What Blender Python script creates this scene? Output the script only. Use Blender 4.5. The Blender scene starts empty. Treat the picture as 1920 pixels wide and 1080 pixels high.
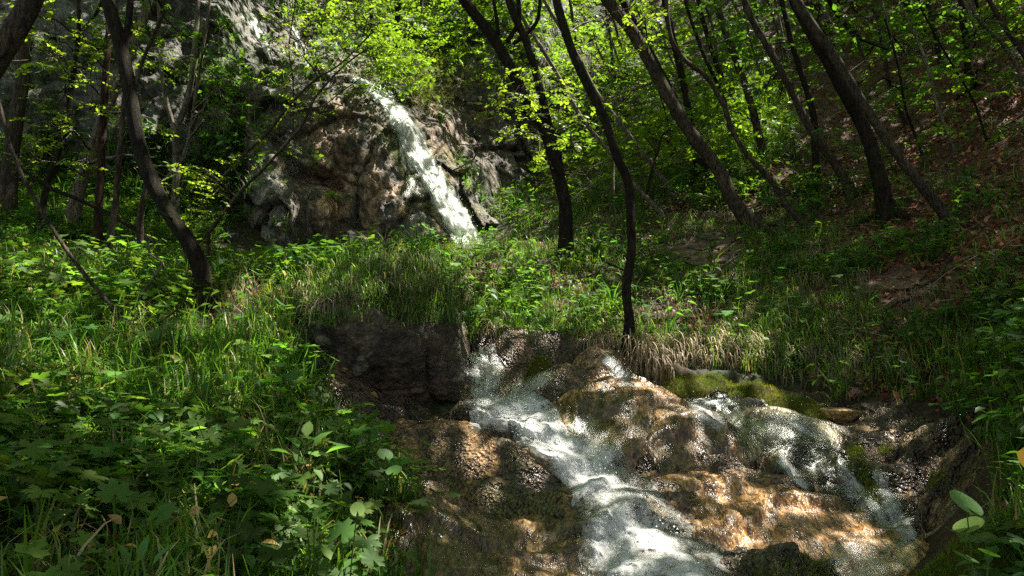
import bpy, math, random, time
import numpy as np
from mathutils import Vector, Matrix
from mathutils.bvhtree import BVHTree
T0 = time.time()
random.seed(7); rng = np.random.default_rng(11)
SC = bpy.context.scene; COL = SC.collection

# ---------------------------------------------------------------- camera
F = 1397.0; PITCH = math.atan(100/F); CP, SP = math.cos(PITCH), math.sin(PITCH)
cam_d = bpy.data.cameras.new("camera"); cam = bpy.data.objects.new("camera", cam_d); COL.objects.link(cam)
cam_d.sensor_width = 36; cam_d.lens = 36*F/1920; cam_d.clip_start = 0.05; cam_d.clip_end = 400
cam.location = (0, 0, 0); cam.rotation_euler = (math.pi/2 + PITCH, 0, 0)
SC.camera = cam
# ---------------------------------------------------------------- daylight
SUN = Vector((0.40, 0.16, 0.90)).normalized()
world = bpy.data.worlds.new("World"); SC.world = world; world.use_nodes = True
wn = world.node_tree.nodes; wl = world.node_tree.links
sky = wn.new("ShaderNodeTexSky"); sky.sky_type = 'NISHITA'; sky.sun_disc = False
sky.sun_elevation = math.asin(SUN.z); sky.sun_rotation = math.atan2(SUN.x, SUN.y)
sky_desat = wn.new("ShaderNodeHueSaturation"); sky_desat.inputs["Saturation"].default_value = .45   # sky desaturated to keep the fill light from turning blue
wl.new(sky.outputs[0], sky_desat.inputs["Color"]); wl.new(sky_desat.outputs[0], wn["Background"].inputs[0]); wn["Background"].inputs[1].default_value = 0.06
sd = bpy.data.lights.new("sun", 'SUN'); sd.energy = 5.0; sd.angle = math.radians(0.5); sd.color = (1, .95, .86)
so = bpy.data.objects.new("sun", sd); COL.objects.link(so); so.rotation_euler = SUN.to_track_quat('Z', 'Y').to_euler()
so.location = (8, 4, 30)
vs = SC.view_settings; vs.view_transform = 'Standard'; vs.look = 'None'; vs.gamma = 1; vs.exposure = 1.95
SC.render.engine = 'CYCLES'; cy = SC.cycles
cy.max_bounces = 8; cy.diffuse_bounces = 4; cy.glossy_bounces = 3; cy.transmission_bounces = 5; cy.transparent_max_bounces = 10
cy.use_denoising = False; cy.use_adaptive_sampling = False; cy.sample_clamp_indirect = 1.8; cy.sample_clamp_direct = 4; cy.caustics_reflective = False; cy.caustics_refractive = False

# ---------------------------------------------------------------- maths helpers
def unp(px, py, d):
    X = (px-960)/F; Z = (540-py)/F
    w = np.array([X, CP - Z*SP, SP + Z*CP]); return w*(d/w[1])
def proj(P):
    P = np.asarray(P, float); y = P[..., 1]*CP + P[..., 2]*SP; z = -P[..., 1]*SP + P[..., 2]*CP
    ys = np.where(y > .05, y, .05)
    return 960 + F*P[..., 0]/ys, 540 - F*z/ys, y
def _hash(ix, iy, iz, s):
    h = (ix*374761393 + iy*668265263 + iz*2147483647 + s*1274126177) & 0xffffffff
    h = ((h ^ (h >> 13))*1274126177) & 0xffffffff
    h = ((h ^ (h >> 16))*2246822519) & 0xffffffff
    return ((h ^ (h >> 15)) & 0xffffff)/float(0xffffff)
def vn(x, y, z=0., s=0):
    x, y, z = np.broadcast_arrays(np.asarray(x, float), np.asarray(y, float), np.asarray(z, float))
    i, j, k = (np.floor(a).astype(np.int64) for a in (x, y, z)); u, v, w = x-i, y-j, z-k
    u, v, w = (a*a*a*(a*(a*6-15)+10) for a in (u, v, w)); r = 0
    for a in (0, 1):
        for b in (0, 1):
            for c in (0, 1):
                r = r + _hash(i+a, j+b, k+c, s)*(u if a else 1-u)*(v if b else 1-v)*(w if c else 1-w)
    return r*2-1
def fbm(x, y, z=0., o=4, s=0, g=.5):
    r = 0; a = 1.; t = 0
    for q in range(o):
        r = r + a*vn(x, y, z, s+q*17); t += a; a *= g; x = x*2.03+3.1; y = y*2.03+1.7; z = z*2.03+.9
    return r/t
def ridge(x, y, z=0., o=4, s=0):
    r = 0; a = 1.; t = 0
    for q in range(o):
        r = r + a*(1-2*np.abs(vn(x, y, z, s+q*17))); t += a; a *= .5; x = x*2.1+3.1; y = y*2.1+1.7; z = z*2.1+.9
    return r/t
def worley(x, y, z, s=0):
    """nearest cell: distance gap to the next cell, a random value per cell, a random tilt times the offset"""
    x, y, z = np.broadcast_arrays(np.asarray(x, float), np.asarray(y, float), np.asarray(z, float)); i, j, k = (np.floor(a).astype(np.int64) for a in (x, y, z))
    f1 = np.full(x.shape, 9.); f2 = np.full(x.shape, 9.); rv = np.zeros(x.shape); tl = np.zeros(x.shape)
    for a in (-1, 0, 1):
        for b in (-1, 0, 1):
            for c in (-1, 0, 1):
                I, J, K = i+a, j+b, k+c; dx = I+_hash(I, J, K, s)-x; dy = J+_hash(I, J, K, s+1)-y; dz = K+_hash(I, J, K, s+2)-z; d = np.sqrt(dx*dx+dy*dy+dz*dz); r1 = _hash(I, J, K, s+3)
                n_ = d < f1; f2 = np.where(n_, f1, np.minimum(f2, d)); f1 = np.where(n_, d, f1); rv = np.where(n_, r1, rv)
                tl = np.where(n_, (r1*2-1)*dx+(_hash(I, J, K, s+4)*2-1)*dy+(_hash(I, J, K, s+5)*2-1)*dz, tl)
    return f2-f1, rv*2-1, tl
def sstep(a, b, x):
    t = np.clip((x-a)/(b-a), 0, 1); return t*t*(3-2*t)
def pip(px, py, poly):
    px, py = np.asarray(px, float), np.asarray(py, float); c = np.zeros(np.broadcast(px, py).shape, bool); n = len(poly)
    for i in range(n):
        x1, y1 = poly[i]; x2, y2 = poly[(i+1) % n]
        if y1 == y2: continue
        c ^= ((y1 > py) != (y2 > py)) & (px < (x2-x1)*(py-y1)/(y2-y1)+x1)
    return c
def catmull(P, n):
    P = np.asarray(P, float); m = len(P)
    if m == 2: return P[0] + (P[1]-P[0])*np.linspace(0, 1, n)[:, None]
    Q = np.vstack([2*P[0]-P[1], P, 2*P[-1]-P[-2]]); t = np.linspace(0, m-1-1e-6, n); i = t.astype(int); f = (t-i)[:, None]
    a, b, c, d = Q[i], Q[i+1], Q[i+2], Q[i+3]
    return .5*((2*b)+(c-a)*f+(2*a-5*b+4*c-d)*f*f+(3*b-a-3*c+d)*f**3)

# ---------------------------------------------------------------- mesh helpers
def mesh(name, V, Fc, mat=None, parent=None, col=None, attrs=None, smooth=True, uv=None):
    V = np.ascontiguousarray(V, np.float32); Fc = np.ascontiguousarray(Fc, np.int32)
    me = bpy.data.meshes.new(name); n, k = Fc.shape
    me.vertices.add(len(V)); me.vertices.foreach_set("co", V.ravel())
    me.loops.add(n*k); me.loops.foreach_set("vertex_index", Fc.ravel())
    me.polygons.add(n); me.polygons.foreach_set("loop_start", np.arange(0, n*k, k, dtype=np.int32))
    me.update(calc_edges=True)
    if smooth: me.polygons.foreach_set("use_smooth", np.ones(n, bool))
    if col is not None:
        a = me.color_attributes.new("col", 'FLOAT_COLOR', 'POINT'); c = np.ones((len(V), 4), np.float32); c[:, :3] = col; a.data.foreach_set("color", c.ravel())
    for kx, vv in (attrs or {}).items():
        a = me.attributes.new(kx, 'FLOAT', 'POINT'); a.data.foreach_set("value", np.ascontiguousarray(vv, np.float32))
    if uv is not None:
        l = me.uv_layers.new(name="uv"); l.data.foreach_set("uv", np.ascontiguousarray(uv[Fc.ravel()], np.float32).ravel())
    if mat: me.materials.append(mat)
    o = bpy.data.objects.new(name, me); COL.objects.link(o)
    if parent: o.parent = parent
    return o
def grid_faces(nu, nv):
    i = np.arange(nu*nv).reshape(nu, nv)
    return np.stack([i[:-1, :-1], i[1:, :-1], i[1:, 1:], i[:-1, 1:]], -1).reshape(-1, 4)
def tag(o, label=None, cat=None, group=None, kind=None):
    if label: o["label"] = label
    if cat: o["category"] = cat
    if group: o["group"] = group
    if kind: o["kind"] = kind
    return o
def empty(name, loc):
    o = bpy.data.objects.new(name, None); COL.objects.link(o); o.location = loc; o.empty_display_size = .1; return o
def local(o, par, loc):
    o.parent = par; o.data.transform(Matrix.Translation(-Vector(loc))); return o
def tube_arr(P, R, n=8, rough=0., seed=0, cap=True):
    P = np.asarray(P, float); R = np.asarray(R, float); m = len(P)
    Tn = np.gradient(P, axis=0); Tn /= np.linalg.norm(Tn, axis=1)[:, None]+1e-9
    ref = np.array([0.3, 1., .1]); A = np.cross(Tn, ref); A /= np.linalg.norm(A, axis=1)[:, None]+1e-9; B = np.cross(Tn, A)
    th = np.arange(n)*2*math.pi/n; ct, st = np.cos(th), np.sin(th)
    D = A[:, None]*ct[None, :, None] + B[:, None]*st[None, :, None]
    rr = R[:, None]*np.ones(n)
    if rough:
        s = np.cumsum(np.r_[0, np.linalg.norm(np.diff(P, axis=0), axis=1)])[:, None]
        rr = rr*(1+rough*(.9*fbm(ct[None]*2.2+s*1.1, st[None]*2.2, s*1.5, 3, seed)+.5*vn(ct[None]*6, st[None]*6, s*9, seed+5)))
    V = P[:, None]+D*rr[..., None]; V = V.reshape(-1, 3)
    i = np.arange(m*n).reshape(m, n); j = np.roll(i, -1, 1)
    Fq = np.stack([i[:-1], j[:-1], j[1:], i[1:]], -1).reshape(-1, 4)
    Ft = np.vstack([Fq[:, [0, 1, 2]], Fq[:, [0, 2, 3]]])
    return V, Ft
class Batch:
    def __init__(s): s.V = []; s.F = []; s.C = []; s.n = 0
    def add(s, V, Fc, C):
        C = np.broadcast_to(np.asarray(C, float), (len(V), 3)); s.V.append(V); s.F.append(np.asarray(Fc)+s.n); s.C.append(C); s.n += len(V)
    def inst(s, tm, pos, yaw, pitch, roll, sc, col, tcol=None):
        tv, tf = tm; N = len(pos)
        if N == 0: return
        cy_, sy = np.cos(yaw), np.sin(yaw); cp, sp = np.cos(pitch), np.sin(pitch); cr, sr = np.cos(roll), np.sin(roll); z = np.zeros(N); o = np.ones(N)
        Rz = np.array([[cy_, -sy, z], [sy, cy_, z], [z, z, o]]).transpose(2, 0, 1)
        Rx = np.array([[o, z, z], [z, cp, -sp], [z, sp, cp]]).transpose(2, 0, 1)
        Ry = np.array([[cr, z, sr], [z, o, z], [-sr, z, cr]]).transpose(2, 0, 1)
        M = Rz@Rx@Ry; sc = np.asarray(sc, float)
        if sc.ndim == 1: sc = sc[:, None]*np.ones(3)
        V = np.einsum('nij,nvj->nvi', M, tv[None]*sc[:, None, :])+np.asarray(pos)[:, None]
        nv = len(tv); Fc = (tf[None]+np.arange(N)[:, None, None]*nv).reshape(-1, 3)
        C = np.repeat(np.asarray(col)[:, None], nv, 1)
        if tcol is not None: C = C*tcol[None]
        s.add(V.reshape(-1, 3), Fc, C.reshape(-1, 3))
    def build(s, name, mat, parent=None, smooth=True):
        if not s.V: return None
        return mesh(name, np.concatenate(s.V), np.concatenate(s.F), mat, parent, col=np.concatenate(s.C), smooth=smooth)

# ---------------------------------------------------------------- materials
def new_mat(name):
    m = bpy.data.materials.new(name); m.use_nodes = True; return m, m.node_tree.nodes, m.node_tree.links, m.node_tree.nodes["Principled BSDF"]
def N(ns, t, **kw):
    n = ns.new(t)
    for k, v in kw.items():
        if k.startswith('i_'):
            key = k[2:]; n.inputs[int(key) if key.isdigit() else key.replace('_', ' ')].default_value = v
        else: setattr(n, k, v)
    return n
def leaf_mat(name, trans=.45, rough=.5, tint=(2.0, 2.0, .75), bump=False, spec=.3):
    m, ns, ls, b = new_mat(name)
    at = N(ns, "ShaderNodeAttribute", attribute_name="col")
    isl = ns.new("ShaderNodeNewGeometry")
    hv = N(ns, "ShaderNodeHueSaturation"); mr = N(ns, "ShaderNodeMapRange", i_3=.7, i_4=1.75); ls.new(isl.outputs["Random Per Island"], mr.inputs[0]); ls.new(mr.outputs[0], hv.inputs["Value"])
    ls.new(at.outputs["Color"], hv.inputs["Color"]); ls.new(hv.outputs[0], b.inputs["Base Color"])
    b.inputs["Roughness"].default_value = rough; b.inputs["Specular IOR Level"].default_value = spec
    tr = N(ns, "ShaderNodeBsdfTranslucent"); mx = N(ns, "ShaderNodeMixShader", i_0=trans)
    mul = N(ns, "ShaderNodeMix", data_type='RGBA', blend_type='MULTIPLY'); mul.inputs[0].default_value = 1
    mul.clamp_result = False
    ls.new(hv.outputs[0], mul.inputs[6]); mul.inputs[7].default_value = (*tint, 1); ls.new(mul.outputs[2], tr.inputs[0])
    ls.new(b.outputs[0], mx.inputs[1]); ls.new(tr.outputs[0], mx.inputs[2]); ls.new(mx.outputs[0], ns["Material Output"].inputs[0]); return m
def surf_mat(name, scale=1., rough=.75, bump=.6, dist=.05, wet=0., spec=.4, pit=False, coat=0., streak=None, speck=.5):
    """vertex colour 'col' with fine procedural mottling, grain and relief"""
    m, ns, ls, b = new_mat(name)
    at = N(ns, "ShaderNodeAttribute", attribute_name="col"); tc = N(ns, "ShaderNodeTexCoord")
    mp = N(ns, "ShaderNodeMapping"); ls.new(tc.outputs["Object"], mp.inputs[0])
    if streak: mp.inputs["Scale"].default_value = streak
    n1 = N(ns, "ShaderNodeTexNoise", i_Scale=7*scale, i_Detail=4. if coat else 8., i_Roughness=.68); ls.new(mp.outputs[0], n1.inputs[0])
    n2 = N(ns, "ShaderNodeTexNoise", i_Scale=(24 if coat else 38)*scale, i_Detail=2. if coat else 6., i_Roughness=.6); ls.new(mp.outputs[0], n2.inputs[0])
    vo = N(ns, "ShaderNodeTexVoronoi", i_Scale=26*scale); ls.new(tc.outputs["Object"], vo.inputs[0])
    mr = N(ns, "ShaderNodeMapRange", i_1=.38, i_2=.62, i_3=1-speck, i_4=1+speck*1.1); ls.new(n1.outputs[0], mr.inputs[0])
    mr2 = N(ns, "ShaderNodeMapRange", i_1=.38, i_2=.62, i_3=1-speck*.8, i_4=1+speck*.9); ls.new(n2.outputs[0], mr2.inputs[0])
    mm = N(ns, "ShaderNodeMath", operation='MULTIPLY'); ls.new(mr.outputs[0], mm.inputs[0]); ls.new(mr2.outputs[0], mm.inputs[1])
    vm = N(ns, "ShaderNodeVectorMath", operation='SCALE'); ls.new(at.outputs["Color"], vm.inputs[0]); ls.new(mm.outputs[0], vm.inputs[3])
    ls.new(vm.outputs[0], b.inputs["Base Color"])
    ad = N(ns, "ShaderNodeMath", operation='MULTIPLY_ADD', i_1=.5); ls.new(n2.outputs[0], ad.inputs[0]); ls.new(n1.outputs[0], ad.inputs[2])
    h = ad.outputs[0]
    if pit:
        a2 = N(ns, "ShaderNodeMath", operation='MULTIPLY_ADD', i_1=.5); ls.new(vo.outputs[0], a2.inputs[0]); ls.new(h, a2.inputs[2]); h = a2.outputs[0]
    bp = N(ns, "ShaderNodeBump", i_Strength=bump, i_Distance=dist); ls.new(h, bp.inputs["Height"]); ls.new(bp.outputs[0], b.inputs["Normal"])
    rr = N(ns, "ShaderNodeMapRange", i_1=.35, i_2=.65, i_3=max(.05, rough-.25), i_4=min(1, rough+.12)); ls.new(n1.outputs[0], rr.inputs[0]); ls.new(rr.outputs[0], b.inputs["Roughness"])
    b.inputs["Specular IOR Level"].default_value = spec
    if coat: b.inputs["Coat Weight"].default_value = coat; b.inputs["Coat Roughness"].default_value = .3; ls.new(bp.outputs[0], b.inputs["Coat Normal"])
    return m
M_leaf = leaf_mat("leaf", .5, .46)
M_grass = leaf_mat("grass_blade", .4, .42, (1.7, 1.9, .7))
M_straw = leaf_mat("dry_grass", .25, .6, (1.2, 1.1, .8))
M_litter = leaf_mat("dead_leaf", .15, .6, (1.3, 1.0, .6))
M_moss = leaf_mat("moss", .3, .8, (1.5, 1.5, .5), spec=.15)
M_soil = surf_mat("forest_soil", 1.2, .85, .8, .05, spec=.2)
M_cliff = surf_mat("cliff_rock", .55, .7, 1., .16, spec=.35, streak=(1, 1, .55), speck=.5)
M_wet = surf_mat("wet_travertine", 1.6, .42, .85, .06, spec=.4, pit=True, coat=.22, speck=.6)
M_wets = surf_mat("wet_smooth_slab", 1.5, .42, .85, .03, spec=.4, coat=.18, streak=(1.7, .5, .8), speck=.6)
M_bould = surf_mat("boulder_rock", 1.2, .6, .9, .05, spec=.4)
M_bark = surf_mat("bark", 3.2, .92, 1., .05, spec=.12, streak=(2.2, 2.2, .4), speck=.75)
# ================================================================ GROUND (one sheet)
GP = [  # px, py, distance, lowering
(0,1080,2.2,.12),(300,1080,2.4,.12),(600,1080,2.8,.15),(790,1080,3.3,.12),(-400,1080,2.3,.1),
(0,900,2.8,.15),(300,900,3.1,.18),(600,900,3.5,.18),(750,870,4.1,.12),(790,960,3.8,.1),(0,750,3.6,.18),(300,750,4.1,.2),(520,720,4.8,.15),(650,790,5.1,.1),
(0,600,4.7,.15),(200,600,5.4,.15),(400,590,6.3,.1),(0,480,6.3,.1),(200,490,7.2,.1),(380,560,6.9,.05),(460,510,8.5,.05),(-500,600,5,.1),(-500,420,9,.1),
(540,490,10,.05),(500,490,12.8,0),(300,450,12.3,0),(100,425,11.5,0),(0,410,11,0),(650,480,12,0),(800,470,13.2,0),(880,462,14.2,0),(700,472,8,.05),(820,480,8.5,.05),(560,560,6.3,.05),
(480,610,5.7,.08),(560,680,5.3,.1),
(1000,450,12.3,0),(960,500,10,.05),(1100,520,9.2,.05),(1060,482,10.2,0),(1000,590,7.9,.05),(900,560,8.4,.05),(880,630,7.35,.03),(1180,640,7.15,0),(930,640,7.2,0),
(870,668,7.0,0),(880,700,6.8,.0),(900,765,6.25,0),(980,770,6.15,0),(860,790,6.1,0),(760,800,5.8,.0),(1080,660,7.0,.05),(1000,660,7.0,.05),
(1000,720,6.5,.12),(1100,720,6.5,.12),(1200,740,6.3,.12),(1300,770,6.2,.1),(1300,735,6.7,.05),(1400,760,6.5,.05),(1450,800,6.0,.08),(1550,820,5.9,.08),
(1040,850,5.4,.02),(1150,850,5.5,.1),(1120,900,5.0,.05),(1200,960,4.6,.03),(1100,960,4.5,.05),(1260,1080,3.9,.03),(1060,1060,4.1,.1),
(850,860,5.1,.1),(800,900,4.7,.1),(860,1000,4.1,.15),(950,1080,3.6,.15),(980,960,4.6,.12),
(1300,900,5.1,.12),(1400,900,5.2,.12),(1500,870,5.5,.08),(1400,1000,4.5,.15),(1550,1000,4.6,.15),(1500,1080,4.0,.12),(1640,950,5.0,.05),(1700,1020,4.5,.03),(1650,1080,4.0,.05),
(1650,860,5.5,.1),(1750,880,5.2,.1),(1780,960,4.7,.05),
(1300,700,7.0,.1),(1450,735,6.9,.1),(1560,760,6.5,.05),(1650,790,6.1,.0),(1750,830,5.6,.0),(1830,900,4.7,0),
(1250,655,7.5,.05),(1350,655,7.5,.05),(1450,660,7.4,.05),(1560,680,7.1,.05),(1680,690,6.6,.05),(1780,700,6.1,.08),
(1860,800,4.6,.1),(1820,1000,4.0,.05),(1780,1080,3.5,.05),(1920,1080,2.9,.12),(1920,920,3.3,.12),(1920,780,4.1,.12),(2300,900,3.0,.1),
(1920,620,5.4,.08),(1300,570,8.7,.04),(1500,560,8.3,.04),(1700,570,7.7,.04),(1920,460,7.0,.04),(1300,490,10,.02),(1320,410,11.6,0),(1420,432,10.6,0),(1520,436,10.4,0),(1665,412,10.1,0),
(1790,426,9,0),(1920,310,9.2,0),(1600,340,12.2,0),(1450,310,13,0),(1390,240,16.5,0),(1420,200,17.5,0),(1750,210,13.8,0),(1920,150,12.4,0),(1920,0,15.5,0),(1700,40,18,0),(1550,100,19,0),(1500,0,22,0),(1300,290,15.5,0),
(1230,380,12.6,0),(1150,360,13.5,0),(1060,410,13.2,0),(1000,405,14.2,0),(960,360,16.8,0),(1000,330,18.2,0),(990,250,19.8,0),(1000,150,21,0),(900,200,21,0),(1070,250,19.5,0),(1060,120,24,0),(900,330,19,0),(800,300,18,0),(1040,350,17.8,0),(1040,300,19,0),(960,400,15.6,0),(1150,250,18,0),(1280,200,18.5,0),(1150,120,22.5,0),(1300,60,24,0),(1050,40,26,0),(1300,-100,30,0),(1000,-150,32,0),(1600,-200,27,0),(1920,-200,20,0),(2300,200,8,.05),(2300,-200,16,0),(2300,500,5,.05)]
pts = [unp(a, b, d)-np.array([0, 0, s]) for a, b, d, s in GP]
pts += [np.array(p, float) for p in [(0,0,-2.1),(0,2,-1.95),(.6,3,-1.55),(1.2,3,-1.5),(-1.4,.8,-1.2),(-1.2,0,-1.3),(1.8,1.2,-1.6),(2.2,1.5,-1.2),(-4,0,-.6),(-9,-3,.5),(0,-8,-4.5),(4,-1,-.2),(9,-4,3.5),(-9,6,.9),(-14,10,2.5),(-22,15,4),
 (14,3,9),(22,10,17),(28,25,26),(20,40,30),(5,45,30),(-8,40,28),(-22,40,24),(-3,20,7.5),(-3,24,12),(-8,20,7),(2,21.5,8.5),(-14,22,6),(-30,20,6),(-30,0,3),(-30,-10,2),(35,-10,20),(35,50,35),(-30,60,30),(0,60,36),(2.5,-10,-4)]]
pts = np.array(pts); CX, CZ = pts[:, :2], pts[:, 2]
def _k(A, B): return np.sqrt(((A[:, None]-B[None])**2).sum(-1)+.05)
n = len(CX); A = np.zeros((n+3, n+3)); A[:n, :n] = _k(CX, CX)-np.eye(n)*.02; A[:n, n] = 1; A[:n, n+1:] = CX; A[n, :n] = 1; A[n+1:, :n] = CX.T
W = np.linalg.solve(A, np.r_[CZ, 0, 0, 0])
def gz0(x, y):
    sh = np.shape(x); Q = np.stack([np.ravel(x), np.ravel(y)], -1); out = np.empty(len(Q))
    for a in range(0, len(Q), 40000):
        q = Q[a:a+40000]; out[a:a+40000] = _k(q, CX)@W[:n]+W[n]+q@W[n+1:]
    return out.reshape(sh)
CASC = [(745,805),(860,765),(862,655),(915,632),(1120,640),(1190,678),(1260,700),(1500,735),(1560,760),(1650,750),(1850,830),(1830,900),(1750,960),(1700,1080),(1690,1300),(760,1300),(815,900)]
def cas(x, y, fx=.35, fy=-1.):
    """ledges of travertine: gentle treads that end in steep pitted drops"""
    L = math.hypot(fx, fy); fx, fy = fx/L, fy/L; al = x*fx+y*fy; ac = -x*fy+y*fx
    wv = .55*fbm(x*1.1, y*1.1, 0, 3, 131)+.16*fbm(x*4, y*4, 0, 3, 133); t = (al+wv)*1.9; f = t-np.floor(t); cell = vn(np.floor(t)*7.7+ac*.5, ac*.6, 0, 135)
    drop = sstep(.78, .99, f); saw = f-1.0*drop; amp = .075*(1+.9*cell); t2 = (al+wv*.6+.3*vn(x*3, y*3, 5, 137))*5.3; f2 = t2-np.floor(t2); saw2 = f2-sstep(.6, .98, f2)
    steep = np.clip(sstep(.55, .75, f)*sstep(1.02, .9, f)+.45*sstep(.6, .8, f2), 0, 1)*sstep(-.6, .2, cell)
    gp, _r, tl = worley(x*1.7+wv*1.2, y*1.5+wv, 0., 141); ck = np.clip(1-gp/.06, 0, 1)*sstep(-.2, .3, vn(x*1.7, y*1.7, 3, 143))
    return amp*saw*.85+.018*saw2+.02*_r+.05*tl-.025*ck, np.clip(steep+ck*.8, 0, 1)
def gz(x, y):
    z = gz0(x, y); d = np.hypot(x, y)
    px, py, _ = proj(np.stack([x, y, z], -1)); m = pip(px, py, CASC)
    lump = .035*fbm(x*2.2, y*2.2, 0, 4, 3)+.12*sstep(7, 14, d)*fbm(x*.6, y*.6, 0, 3, 9)
    cs, stp = cas(x, y); r = .04*ridge(x*2.2, y*2.2, z*2.2, 4, 21)+(.008+.03*stp)*fbm(x*16, y*16, z*16, 3, 23)+cs*1.3
    return z+np.where(m, r, lump)
def axis(lo, hi, a, b, fine, g=1.045, mx=.6):
    c = list(np.arange(a, b, fine)); s = fine; x = b
    while x < hi: c.append(x); s = min(mx, s*g); x += s
    c.append(hi); s = fine; x = a-fine
    while x > lo: c.insert(0, x); s = min(mx, s*g); x -= s
    c.insert(0, lo); return np.array(c)
gx = axis(-30, 35, -1.0, 4.4, .017); gy = axis(-10, 60, 3.3, 7.6, .017)
X, Y = np.meshgrid(gx, gy, indexing='ij'); Zg = gz(X, Y)
Vg = np.stack([X, Y, Zg], -1).reshape(-1, 3); Fg = grid_faces(len(gx), len(gy))
px, py, _ = proj(Vg); inC = pip(px, py, CASC)
nz = fbm(Vg[:, 0]*1.3, Vg[:, 1]*1.3, 0, 4, 31); nf = fbm(Vg[:, 0]*6, Vg[:, 1]*6, Vg[:, 2]*6, 3, 41)
soil = np.array([.045, .032, .02]); gr = np.array([.03, .042, .014]); red = np.array([.075, .038, .022]); wet = np.array([.085, .055, .025]); och = np.array([.2, .12, .05]); dark = np.array([.02, .016, .012])
def mix3(a, b, t): return a*(1-t[:, None])+b*t[:, None]
cg = mix3(np.tile(soil, (len(Vg), 1)), gr, sstep(-.2, .4, nz)*(px < 1500))
cg = mix3(cg, red, sstep(1350, 1700, px)*(py < 560)*.8)
path = np.exp(-((px-1320)/75)**2-((py-478)/34)**2)+np.exp(-((px-1690)/80)**2-((py-545)/40)**2)
cg = mix3(cg, np.array([.16, .11, .08]), np.clip(path, 0, 1))
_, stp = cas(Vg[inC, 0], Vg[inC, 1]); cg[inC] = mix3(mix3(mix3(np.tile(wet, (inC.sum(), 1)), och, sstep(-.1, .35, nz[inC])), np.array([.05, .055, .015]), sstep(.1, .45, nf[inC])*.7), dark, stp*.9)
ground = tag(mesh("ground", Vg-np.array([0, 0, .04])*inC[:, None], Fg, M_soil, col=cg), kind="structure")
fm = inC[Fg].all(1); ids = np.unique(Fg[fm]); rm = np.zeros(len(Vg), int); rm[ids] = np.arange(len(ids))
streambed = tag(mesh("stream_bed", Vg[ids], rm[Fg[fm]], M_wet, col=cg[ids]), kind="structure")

# ================================================================ CLIFF
cpx = np.array([-600,-200,0,150,300,420,500,600,680,760,820,880,940,1000,1080,1200], float)
cpy = np.array([-700,-100,0,60,130,170,250,350,430,540], float)
CD = np.array([
[17.5,18,18,18.3,18.8,19.5,23,26,27,27,27,27,27,28,32,36],
[15.2,15.3,15.4,15.6,16,16.6,20,22.5,23,23,23,22.6,23,24,29,33],
[14.8,14.8,14.9,15.1,15.4,16,19,21.3,22,22,21.6,21,21,22,27,31],
[14.5,14.5,14.6,14.8,15.1,15.4,17.5,19.6,20.4,20.4,20.2,19.8,19.8,20.6,25,29],
[14.2,14.2,14.3,14.5,14.8,14.9,15.8,16.4,16.9,18.2,19.2,19,19,19.6,23,27],
[14,14,14.1,14.3,14.6,14.7,15.1,15.3,15.6,16.3,18.2,18.6,18.6,19.2,21.5,25],
[13.8,13.8,13.9,14.1,14.4,14.4,14.5,14.5,14.8,15.1,15.7,18,18.3,18.6,20,22],
[13.6,13.6,13.7,13.9,14.2,14.2,14.2,14.2,14.4,14.6,14.8,15.3,17.2,17.9,18.6,19.5],
[13.4,13.4,13.5,13.7,14,14,14,14,14.1,14.3,14.4,14.5,14.9,16.2,17.2,18],
[12.6,12.6,12.8,13.1,13.4,13.6,13.7,13.7,13.8,13.9,14,14.1,14.2,14.8,16,17]])
def tab(T, ax, ay, x, y):
    i = np.clip(np.searchsorted(ax, x)-1, 0, len(ax)-2); j = np.clip(np.searchsorted(ay, y)-1, 0, len(ay)-2)
    u = (x-ax[i])/(ax[i+1]-ax[i]); v = (y-ay[j])/(ay[j+1]-ay[j]); u = u*u*(3-2*u)*.5+u*.5; v = v*v*(3-2*v)*.5+v*.5
    return T[j, i]*(1-u)*(1-v)+T[j, i+1]*u*(1-v)+T[j+1, i]*(1-u)*v+T[j+1, i+1]*u*v
def gs(x, y, cx, cy, rx, ry, a=0.):
    c, s = math.cos(a), math.sin(a); u = (x-cx)*c+(y-cy)*s; v = -(x-cx)*s+(y-cy)*c; return np.exp(-(u/rx)**2-(v/ry)**2)
ux = axis(-600, 1200, 300, 1020, 3., 1.05, 12); uy = axis(-700, 540, 60, 500, 3., 1.05, 14)
PX, PY = np.meshgrid(ux, uy, indexing='ij'); D = tab(CD, cpx, cpy, PX, PY)
D += .55*gs(PX, PY, 600, 345, 60, 14, .25) + .35*gs(PX, PY, 545, 300, 50, 10, .9) - .55*gs(PX, PY, 612, 392, 34, 36) + .3*gs(PX, PY, 640, 400, 10, 50) + .25*gs(PX, PY, 575, 420, 10, 40)
D += -.5*gs(PX, PY, 520, 400, 40, 120) + .5*gs(PX, PY, 400, 300, 30, 130, -.2) - .35*gs(PX, PY, 690, 260, 40, 110, -.3) - .3*gs(PX, PY, 800, 400, 60, 60)
D += .5*gs(PX, PY, 455, 330, 16, 150) - .4*gs(PX, PY, 230, 200, 60, 200) + .4*gs(PX, PY, 120, 150, 30, 200)
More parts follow.
